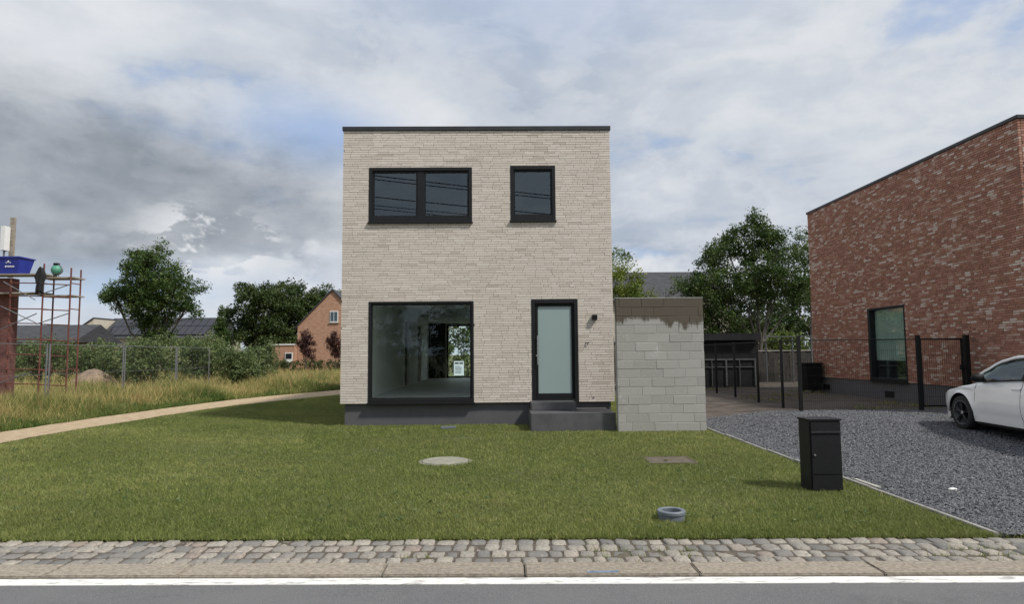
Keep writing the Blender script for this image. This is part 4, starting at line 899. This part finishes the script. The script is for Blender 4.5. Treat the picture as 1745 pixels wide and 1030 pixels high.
wn = MB().box(-14.6, -13.6, 61.93, 61.995, 1.0, 2.2).build('window', G['white'], gh); MB().box(-14.5, -13.7, 61.90, 61.928, 1.1, 2.1).build('pane', G['darkglass'], wn)
an = MB().box(-21.4, -19.37, 61.2, 66, -.1, 2.6).build('annex', G['orange'], gh); MB().box(-21.48, -19.36, 61.12, 66.1, 2.6, 2.72).build('annex_coping', G['white'], an)
wn = MB().box(-20.2, -19.5, 61.12, 61.19, 1.0, 1.9).build('window', G['white'], gh); MB().box(-20.12, -19.58, 61.09, 61.118, 1.35, 1.82).build('pane', G['pv'], wn)
shh = root('solar_house', (-42, 82, 0), 'long low house with grey roof and black solar panels', 'house')
MB().box(-49.4, -35, 80, 88, -.1, 3.95).build('wall', G['cream'], shh)
rf = MB().prism([(-49.5, 79.6, 3.85), (-49.5, 84, 6.55), (-49.5, 88.4, 3.85)], (14.6, 0, 0)).build('roof', G['roof'], shh)
def on_roof(x, t_): return (x, 79.6 + 4.4 * t_ - .06, 3.85 + 2.7 * t_ + .08)
for xa, xb, nn_ in ((-48.4, -42.6, 6), (-40.6, -36.2, 5)):
    st_ = (xb - xa) / nn_
    for i in range(nn_):
        for j in range(2):
            t0, t1 = .12 + j * .42, .12 + j * .42 + .40; x0, x1 = xa + i * st_ + .03, xa + (i + 1) * st_ - .03
            MB().prism([on_roof(x0, t0), on_roof(x1, t0), on_roof(x1, t1), on_roof(x0, t1)], (0, -.03, .05)).build('solar_panel', G['pv'], rf)
gb = MB().prism([(-52.6, 79, -.1), (-49.0, 79, -.1), (-49.0, 79, 6.2), (-52.6, 79, 3.7)], (0, 9, 0)).build('gable_end', G['cream'], shh)
MB().prism([(-52.8, 78.9, 3.6), (-49.0, 78.9, 6.22), (-49.0, 78.9, 6.4), (-52.8, 78.9, 3.78)], (0, 9.2, 0)).build('gable_roof', G['roof'], gb)
MB().box(-50.4, -49.8, 78.95, 78.995, 3.9, 4.6).build('gable_window', G['pv'], gb)
fh = root('slate_house', (-42, 62, 0), 'low house with dark slate roof behind the scaffold', 'house')
MB().box(-47, -39, 60, 67, -.1, 3.1).build('wall', G['oldred'], fh); MB().prism([(-47.3, 59.6, 3.0), (-47.3, 63.5, 4.75), (-47.3, 67.4, 3.0)], (8.6, 0, 0)).build('roof', G['roof'], fh)
pk = root('red_roof_house', (-32, 92, 0), 'small house with a dull red roof left of the wood edge', 'house')
MB().box(-35, -30.3, 92, 98, -.1, 3.2).build('wall', G['cream'], pk); MB().prism([(-35.2, 91.7, 3.1), (-30.1, 91.7, 3.1), (-32.6, 91.7, 5.6)], (0, 6.6, 0)).build('roof', G['oldred'], pk)
rr_ = root('dark_roof_house', (12.5, 50, 0), 'house with a wide dark tiled roof behind the block wall', 'house')
MB().box(6.5, 17, 49, 57, -.1, 5.6).build('wall', G['cream'], rr_); MB().prism([(6.2, 48.6, 5.5), (6.2, 53, 8.2), (6.2, 57.4, 5.5)], (11.2, 0, 0)).build('roof', G['roof'], rr_)
gl_ = root('grey_roof_house', (24, 70, 0), 'distant grey roofed house between the trees and the red brick wall', 'house')
MB().box(21, 29, 68, 74, -.1, 2.9).build('wall', G['cream'], gl_); MB().prism([(20.7, 67.6, 2.8), (20.7, 71, 4.9), (20.7, 74.4, 2.8)], (8.6, 0, 0)).build('roof', G['roof'], gl_)

# yard things
sd = root('garden_shed', (9.3, 28, FZ), 'low anthracite shed with flat roof and pale framed doors in the yard', 'shed')
MB().box(6.6, 10.5, 27.05, 30, FZ - .05, 2.1).build('shed_wall', G['shed'], sd)
MB().box(6.4, 10.62, 26.8, 30.2, 2.1, 2.38).build('shed_roof', G['shed'], sd)
MB().box(6.62, 10.48, 27.0, 27.045, 1.28, 1.34).build('rail', G['shedgrey'], sd); MB().box(6.62, 10.48, 27.0, 27.045, .98, 1.01).build('rail', G['shedgrey'], sd)
for k, x in enumerate((7.0, 7.8, 8.6, 9.18, 9.75, 10.38)):
    MB().box(x, x + (.06 if k % 2 else .03), 26.985, 27.046, .22, 1.28).build('door_post', G['shedgrey'], sd)
bf = root('board_fence', (13.5, 29.6, FZ), 'dark weathered board fence at the back of the yard', 'fence')
for k in range(26):
    x = 10.72 + k * .26; MB().box(x, x + .245, 31.5 + (k % 2) * .02, 31.53 + (k % 2) * .02, FZ - .05, 1.62 + R.uniform(-.02, .02)).build('board', G['wood'], bf)
MB().box(10.7, 17.5, 31.48, 31.56, 1.645, 1.69).build('cap_rail', G['concrete'], bf)
pg = root('swing_frame', (13.2, 30.6, FZ), 'pale slim garden frame standing among the hedge leaves', 'frame')
for x in (12.35, 13.6, 14.5): MB().box(x - .03, x + .03, 30.6, 30.66, FZ, 2.3).build('frame_post', G['shedgrey'], pg)
MB().box(12.3, 14.55, 30.59, 30.67, 2.3, 2.35).build('frame_beam', G['shedgrey'], pg)
bn = root('wheelie_bin', (10.95, 23.4, FZ), 'black wheeled bin standing against the red brick wall', 'bin')
v0 = [(10.78, 23.1), (11.22, 23.1), (11.22, 23.65), (10.78, 23.65)]; v1 = [(10.68, 23.02), (11.26, 23.02), (11.26, 23.72), (10.68, 23.72)]
MB().add([(*p, FZ + .06) for p in v0] + [(*p, 1.14) for p in v1], BOXF).build('tub', G['blackpaint'], bn, bevel=.02)
MB().box(10.64, 11.29, 22.98, 23.76, 1.145, 1.21).build('lid', G['blackpaint'], bn, bevel=.02)
for x in (10.80, 11.2): MB().lathe([(0, -.03), (.1, -.03), (.1, .03), (0, .03)], (x, 23.62, FZ + .1), 16, 'y').build('wheel', G['tyre'], bn)

# ------------------------------------------------------------------ building site on the left
sb_ = root('site_building', (-17, 22.05, 0), 'unfinished dark red brick corner behind the red scaffold', 'building')
MB().box(-20, -16.46, 22.05, 22.41, -.1, 4.28).build('wall', G['oldred'], sb_)
sf = root('scaffold', (-15.2, 22.65, 0), 'rusty red scaffold frames with plank decks beside the unfinished brick corner', 'scaffold')
SX = [-16.18, -15.09, -14.2]
for x, zt_ in ((SX[0], 4.2), (SX[1], 4.35), (SX[2], 4.55)):
    for yy in (21.6, 22.1) if x != SX[0] else (21.65,):
        MB().tube([(x, yy, -.1), (x, yy, zt_ + (.35 if yy < 22 and x == SX[1] else 0))], .026, 8).build('standard', G['rust'], sf)
for i, z in enumerate((.75, 1.22, 1.7, 2.2, 2.72, 3.2, 3.62, 4.05)):
    MB().tube([(SX[0], 21.6, z + .02), (SX[1], 21.6, z)], .018, 6).build('ledger', G['rust'], sf)
    MB().tube([(SX[1], 21.62, z - .02), (SX[2], 21.62, z - .06)], .018, 6).build('ledger', G['rust'], sf)
    if i % 2: MB().tube([(SX[2], 21.6, z), (SX[2], 22.1, z)], .018, 6).build('transom', G['rust'], sf); MB().tube([(SX[1], 21.6, z), (SX[1], 22.1, z)], .018, 6).build('transom', G['rust'], sf)
for a, b_ in (((-16.35, 2.55), (-15.22, 3.05)), ((-15.22, 2.7), (-14.18, 3.05)), ((-16.4, 3.3), (-15.25, 2.75)), ((-15.22, 3.65), (-14.18, 4.0)), ((-16.35, 4.1), (-15.3, 3.5)), ((-16.3, .8), (-15.3, 1.15))):
    MB().tube([(a[0], 21.55, a[1]), (b_[0], 21.55, b_[1])], .016, 6).build('brace', G['galv'], sf)
for z, x0, x1 in ((4.34, -17.6, -15.1), (4.22, -15.3, -14.15), (3.72, -17.2, -15.2), (3.62, -15.25, -14.15)):
    for k in range(3): MB().box(x0, x1, 21.67 + k * .2, 21.86 + k * .2, z, z + .045).build('plank', G['plank'], sf)
tb = root('mortar_tub', (-16.72, 22.05, 4.385), 'blue plastic mortar tub standing on the scaffold deck', 'tub')
v0 = [(-17.17, 21.77), (-16.08, 21.77), (-16.08, 22.3), (-17.17, 22.3)]; v1 = [(-17.32, 21.67), (-15.98, 21.67), (-15.98, 22.4), (-17.32, 22.4)]
MB().add([(*p, 4.39) for p in v0] + [(*p, 4.93) for p in v1], BOXF[[0, 2, 3, 4, 5]]).build('tub_body', G['tub'], tb)
MB().box(-17.35, -15.95, 21.64, 21.68, 4.925, 4.96).box(-17.35, -15.95, 22.39, 22.43, 4.925, 4.96).box(-15.99, -15.95, 21.68, 22.39, 4.925, 4.96).box(-17.35, -17.31, 21.68, 22.39, 4.925, 4.96).build('tub_rim', G['tub'], tb)
m = MB()
def fy(z): return 21.77 - .1 * (z - 4.39) / .54 - .006
for xx, zz, ww, hh in ((-16.34, 4.79, .05, .05), (-16.4, 4.755, .05, .022), (-16.28, 4.755, .05, .022), (-16.32, 4.82, .012, .03), (-16.44, 4.63, .03, .06), (-16.39, 4.635, .035, .045), (-16.33, 4.63, .03, .06), (-16.28, 4.635, .03, .045), (-16.23, 4.625, .03, .05), (-16.18, 4.63, .035, .04)):
    m.box(xx - ww / 2, xx + ww / 2, fy(zz) - .004, fy(zz) + .003, zz - hh / 2, zz + hh / 2)
m.build('print', G['white'], tb)
o = root('cabinet_box', (-17.2, 22.35, 4.385), 'pale upright box on a thin stand behind the blue tub', 'box')
MB().box(-17.27, -17.11, 22.5, 22.75, 5.3, 6.15).build('box', G['white'], o, bevel=.01); MB().tube([(-17.2, 22.62, 4.39), (-17.2, 22.62, 5.3)], .03, 8).build('stand', G['galv'], o)
o = MB().box(-17.16, -17.02, 22.77, 22.87, 4.39, 6.5).build('timber_post', G['plank'], None); props(o, 'rough grey timber post standing up behind the blue tub', 'post')
o = root('cement_mixer', (-14.85, 22.15, 4.265), 'small green and grey drum standing on the outer scaffold deck', 'mixer')
md = MB().lathe([(0, -.16), (.10, -.15), (.16, -.06), (.16, .05), (.12, .15), (.1, .17)], (-15.05, 22.15, 4.56), 20, 'y'); md.build('drum', G['green'], o, smooth=True)
MB().lathe([(.165, -.03), (.19, -.02), (.19, .02), (.165, .03)], (-15.05, 22.15, 4.56), 20, 'y', True).build('hoop', G['galv'], o)
MB().tube([(-15.15, 22.15, 4.27), (-15.07, 22.15, 4.42)], .02, 6).tube([(-14.92, 22.15, 4.27), (-15.02, 22.15, 4.42)], .02, 6).build('stand', G['galv'], o)
MB().box(-15.12, -15.0, 22.07, 22.23, 4.71, 4.79).build('cap', G['blackpaint'], o)
m = MB(); r_ = random.Random(5); v = []; f = []
nx, nz_ = 7, 10
for j in range(nz_ + 1):
    for i in range(nx + 1):
        s = (i / nx - .5); z = 4.55 - .85 * j / nz_; wd = (.06, .16, .24, .28, .26, .20, .17, .18, .17, .19, .15)[j] + .02 * math.sin(j * 2.7); v.append((-15.13 + s * wd * 1.4, 21.53 - .05 * math.cos(s * 3) + .025 * math.sin(i * 2.1 + j * .4), z + .04 * math.cos(s * 5)))
f = [(j * (nx + 1) + i, j * (nx + 1) + i + 1, (j + 1) * (nx + 1) + i + 1, (j + 1) * (nx + 1) + i) for j in range(nz_) for i in range(nx)]
o = m.add(v, f).build('hanging_coat', G['cloth'], None, smooth=True); md_ = o.modifiers.new('t', 'SOLIDIFY'); md_.thickness = .03
props(o, 'black cloth hung over the scaffold rail next to the blue tub', 'cloth')
# temporary site fence
fpts = [(-13.75, 16.5), (-13.72, 20.0), (-13.62, 23.8), (-13.62, 27.6), (-13.85, 31.2)]
names = ['galvanised site fence panel running out past the unfinished brick corner', 'galvanised site fence panel in front of the red scaffold', 'galvanised site fence panel between the scaffold and the sand heap', 'galvanised site fence panel ending at the willow shrub']
for (a, b_), nm_ in zip(zip(fpts[:-1], fpts[1:]), names):
    pn = root('fence_panel', (*a, 0), nm_, 'fence', 'temporary site fence panels'); A, B = Vector((*a, 0)), Vector((*b_, 0)); d = (B - A).normalized(); A2, B2 = A + d * .06, B - d * .06
    for q in (A2, B2): MB().tube([(q.x, q.y, -.02), (q.x, q.y, 2.02)], .024, 8).build('upright', G['galv'], pn)
    for z in (.15, 1.1, 2.0): MB().tube([(A2.x, A2.y, z), (B2.x, B2.y, z)], .012 if z != 1.1 else .006, 6).build('rail', G['galv'], pn)
    props(mesh_panel(A2, B2, .16, 1.98, .1, .25, .0011).build('wire_mesh', G['galv'], pn), kind='stuff')
    MB().box(A.x - .11, A.x + .11, A.y - .35, A.y + .35, -.05, .13).build('foot_block', G['concrete'], pn, bevel=.02)
hp = MB(); v = []; f = []; rr_n = 14
for j in range(7):
    for k in range(rr_n):
        a = 2 * math.pi * k / rr_n; q = 1 - j / 6; v.append((-21.6 + math.cos(a) * 1.5 * q * R.uniform(.9, 1.1), 35.0 + math.sin(a) * 1.1 * q, -.05 + 1.05 * (1 - q ** 1.7) + R.uniform(-.04, .04)))
f = [(j * rr_n + k, j * rr_n + (k + 1) % rr_n, (j + 1) * rr_n + (k + 1) % rr_n, (j + 1) * rr_n + k) for j in range(6) for k in range(rr_n)]
o = hp.add(v, f).build('sand_heap', G['sandheap'], None, smooth=True); props(o, 'pale heap of sand lying behind the site fence', 'heap')

# ------------------------------------------------------------------ grass, gravel (stuff)
def blades(name, x, y, z0, h, wd, lean, tone, mt, seg=1):
    g = np.random.default_rng(len(x)); n = len(x); a = g.uniform(0, 2 * math.pi, n); ax = np.column_stack([np.cos(a), np.sin(a), np.zeros(n)])
    la = g.uniform(0, 2 * math.pi, n); ln = np.column_stack([np.cos(la), np.sin(la), np.zeros(n)]) * (lean * h)[:, None]
    p = np.column_stack([x, y, z0]); up = np.zeros((n, 3)); up[:, 2] = h
    if seg == 1:
        v = np.stack([p - ax * wd[:, None] / 2, p + ax * wd[:, None] / 2, p + up + ln], 1).reshape(-1, 3); fs = [np.arange(3 * n).reshape(-1, 3)]; k = 3
    else:
        md = p + up * .55 + ln * .28; v = np.stack([p - ax * wd[:, None] / 2, p + ax * wd[:, None] / 2, md + ax * wd[:, None] * .4, md - ax * wd[:, None] * .4, p + up + ln], 1).reshape(-1, 3); k = 5
        b0 = np.arange(n)[:, None] * 5; fs = [b0 + np.array([[0, 1, 2, 3]]), b0 + np.array([[3, 2, 4]])]
    return props(link(name, mesh_np(name, v, fs, mt, np.repeat(tone, k)), None, (0, 0, 0)), kind='stuff')
g = np.random.default_rng(2)
lox = np.array([[p.y, p.x] for p in lo]); hix = np.array([[p.y, p.x] for p in hi])
N = 1150000
yy = 5.66 + (30 - 5.66) * g.random(N) ** 2.1; xx = g.uniform(-10.6, 4.26, N)
keep = (xx > np.interp(yy, lox[:, 0], lox[:, 1]) + g.normal(.03, .05, N)) & (yy > 5.845 + KS * xx + g.normal(0.0, .018, N)) & (np.abs(xx) < yy * .86 + 1.8)
keep &= ~((xx > HX0 + .08) & (xx < HX1 - .07) & (yy > HY + .08)) & ~((xx > .57) & (xx < 2.34) & (yy > 13.7)) & ~((xx > 2.34) & (xx < 4.17) & (yy > BY) & (yy < BY + .2)) & (xx < 4.245)
keep &= (np.hypot(xx + .88, yy - 10) > .355 + g.normal(0, .02, N)) & ~((xx > 2.14) & (xx < 2.80) & (yy > 9.62) & (yy < 10.18)) & (np.hypot(xx - 1.61, yy - 6.42) > .13) & ~((xx > 3.53) & (xx < 3.9) & (yy > 7.6) & (yy < 7.88)) & ~((xx > -1.36) & (xx < -1.04) & (yy > 14.32) & (yy < 14.58))
worn = np.exp(-(((xx + .73) / .35) ** 2 + ((yy - 12.75) / .35) ** 2)); keep &= g.random(N) > worn * .85
def vnoise(x, y, f, sd):
    T = np.random.default_rng(sd).random((257, 257)); X, Y = (x * f) % 256, (y * f) % 256; i, j = X.astype(int), Y.astype(int); u, v = X - i, Y - j; u = u * u * (3 - 2 * u); v = v * v * (3 - 2 * v)
    return ((T[i, j] * (1 - u) + T[i + 1, j] * u) * (1 - v) + (T[i, j + 1] * (1 - u) + T[i + 1, j + 1] * u) * v) * 2 - 1
keep &= g.random(N) > .55 * np.clip(vnoise(xx, yy, .9, 21) + .5 * vnoise(xx, yy, 4, 22) - .35, 0, 1)
xx, yy = xx[keep], yy[keep]
cl = .5 * vnoise(xx, yy, 1.1, 1) + .6 * vnoise(xx, yy, 4.3, 2) + .7 * vnoise(xx, yy, 13, 3)
h = np.clip(g.normal(.028, .008, len(xx)) * (1 + .32 * cl), .008, .08); wd = .0042 + .0006 * yy * g.uniform(.7, 1.3, len(xx))
tone = np.clip(.48 + .2 * cl + .22 * vnoise(xx + .3 * yy, yy, .55, 5) + .03 * np.sin((yy + .12 * xx) * 7.0) * (yy < 14) + g.normal(0, .2, len(xx)), 0, .93); tone[g.random(len(xx)) < .02] = 1
blades('grass', xx, yy, np.full(len(xx), -.006), h, wd, g.uniform(.3, 1.1, len(xx)), tone, G['blade'])['label'] = 'short mown green lawn grass in front of the beige house'
# clover and broad weeds in the lawn
n_ = 420; wx, wy = g.uniform(-8.5, 4.0, n_), 6.0 + 8 * g.random(n_) ** 1.3; kk = (vnoise(wx, wy, .7, 31) > -.1) & (wx > -wy * .86) & (wx < wy * .8) & ~((wx > .5) & (wx < 4.2) & (wy > 13.3)); wx, wy = wx[kk], wy[kk]; n_ = len(wx)
leaves('lawn_weeds', np.column_stack([wx, wy, np.full(n_, .022), g.uniform(.5, 1.3, n_)]), 9, .035, .05, G['leaf_bush'], 33, None, up=1.2, flat=.25); o = bpy.data.objects['lawn_weeds']; props(o, 'scattered clover and broad leaved weeds in the mown lawn', kind='stuff')
# tufts in the cobble joints and along the lawn edge
n_ = 5200; ex = g.uniform(-5.2, 5.0, n_); row = g.choice([5.19, 5.356, 5.52, 5.69, 5.855, 5.855, 5.86, 5.87], n_); kk = vnoise(ex, row, 1.3, 12) > np.where(row > 5.8, -.5, .66); ex, row = ex[kk], row[kk]; n_ = len(ex)
blades('joint_weeds', ex, row + KS * ex + g.normal(0, .008, n_), np.full(n_, -.02), g.uniform(.025, .065, n_), g.uniform(.004, .009, n_), g.uniform(.3, 1.3, n_), np.clip(g.normal(.5, .25, n_), 0, 1), G['blade'])['label'] = 'small grass tufts growing in the cobble joints'
# tall dry grass
N = 150000
yy = 12.0 + (57 - 12.0) * g.random(N) ** 1.7; edge_x = np.interp(yy, hix[:, 0], hix[:, 1], right=-6.6); xx = edge_x - np.where(g.random(N) < .45, np.abs(g.normal(0, 2.2, N)), g.random(N) * (6 + yy * .75))
keep = (np.abs(xx) < yy * .84 + 1.0) & (xx > -45) & ~((xx > -20) & (xx < -16.46) & (yy > 22) & (yy < 22.45))
xx, yy, edge_x = xx[keep], yy[keep], edge_x[keep]; dist = edge_x - xx
pat = np.sin(xx * .9 + np.sin(yy * .5) * 1.7) * np.sin(yy * .7 + xx * .35) ; green = np.clip(1 - dist / 1.7, 0, 1) + .25 * (pat > .35)
h = np.clip((.18 + .28 * np.clip(dist / 1.6, 0, 1)) * (1 + .5 * pat) * g.uniform(.55, 1.3, len(xx)), .1, 1.05); wd = (.006 + .0007 * yy) * g.uniform(.7, 1.4, len(xx))
tone = np.clip(.54 - .52 * green + .2 * vnoise(xx, yy, .45, 8) + .2 * vnoise(xx, yy, 1.6, 9) + g.normal(0, .18, len(xx)), 0, 1)
blades('tall_grass', xx, yy, np.full(len(xx), -.03), h, wd, g.uniform(.1, .75, len(xx)), tone, G['tall'], 2)['label'] = 'tall dry golden grass covering the field beside the path'
k = g.random(len(xx)) < .06; k &= dist > .5; n = int(k.sum())
blades('dry_stalks', xx[k] + .05, yy[k], np.full(n, -.03), h[k] * g.uniform(1.15, 1.6, n), wd[k] * .7, g.uniform(.05, .5, n), g.uniform(.75, 1, n), G['tall'], 2)['label'] = 'taller brown seed stalks rising above the dry grass'
# blades creeping into the path edges and the yard weeds
N = 5000
yy = g.uniform(16, 31, N); xx = 7.4 + g.random(N) * 3.8; c_ = np.sin(xx * 2.2) * np.sin(yy * 1.1 + xx) ; k = c_ > .55; xx, yy = xx[k], yy[k]
blades('yard_weeds', xx, yy, np.full(len(xx), FZ - .02), g.uniform(.05, .16, len(xx)), np.full(len(xx), .02), g.uniform(.3, 1, len(xx)), g.uniform(0, .5, len(xx)), G['tall'])['label'] = 'sparse low weeds growing on the bare yard soil'
# slate chips
N = 150000
yy = 5.74 + (15.9 - 5.74) * g.random(N) ** 1.35; xx = 4.33 + g.random(N) * 9.2 - np.where(g.random(N) < .004, np.abs(g.normal(0, .22, N)), 0); k = (xx < yy * .86 + .6) & ~((xx > RX) & (yy > RY0)) & (yy > 5.86 + KS * xx + .0); xx, yy = xx[k], yy[k]; n = len(xx)
zz = np.array([gzx(u, v) for u, v in zip(xx, yy)]); a = g.uniform(0, 6.283, n); s = g.uniform(.008, .019, n) * (1 + .02 * yy); e = g.uniform(.45, .9, n); tl = g.normal(0, .45, (n, 2))
tmpl = np.array([[1, 0, 0], [.2, 1, 0], [-.9, .35, 0], [-.3, -.9, 0], [.1, 0, .55], [0, .05, -.45]]); v = np.repeat(tmpl[None], n, 0) * g.uniform(.75, 1.25, (n, 6, 1))
v[:, :, 1] *= e[:, None]; v[:, :, 2] += v[:, :, 0] * tl[:, :1] * .6 + v[:, :, 1] * tl[:, 1:] * .6; v *= s[:, None, None]
ca, sa = np.cos(a)[:, None], np.sin(a)[:, None]; X = v[:, :, 0] * ca - v[:, :, 1] * sa; Y = v[:, :, 0] * sa + v[:, :, 1] * ca
v = np.stack([X + xx[:, None], Y + yy[:, None], v[:, :, 2] + (zz + .006 + g.uniform(0, .012, n))[:, None]], 2).reshape(-1, 3)
f = np.array([[0, 1, 4], [1, 2, 4], [2, 3, 4], [3, 0, 4]])[None] + (np.arange(n) * 6)[:, None, None]
props(link('slate_gravel', mesh_np('slate_gravel', v, [f.reshape(-1, 3)], G['chip']), None, (0, 0, 0)), kind='stuff')['label'] = 'loose blue grey slate chips covering the drive'
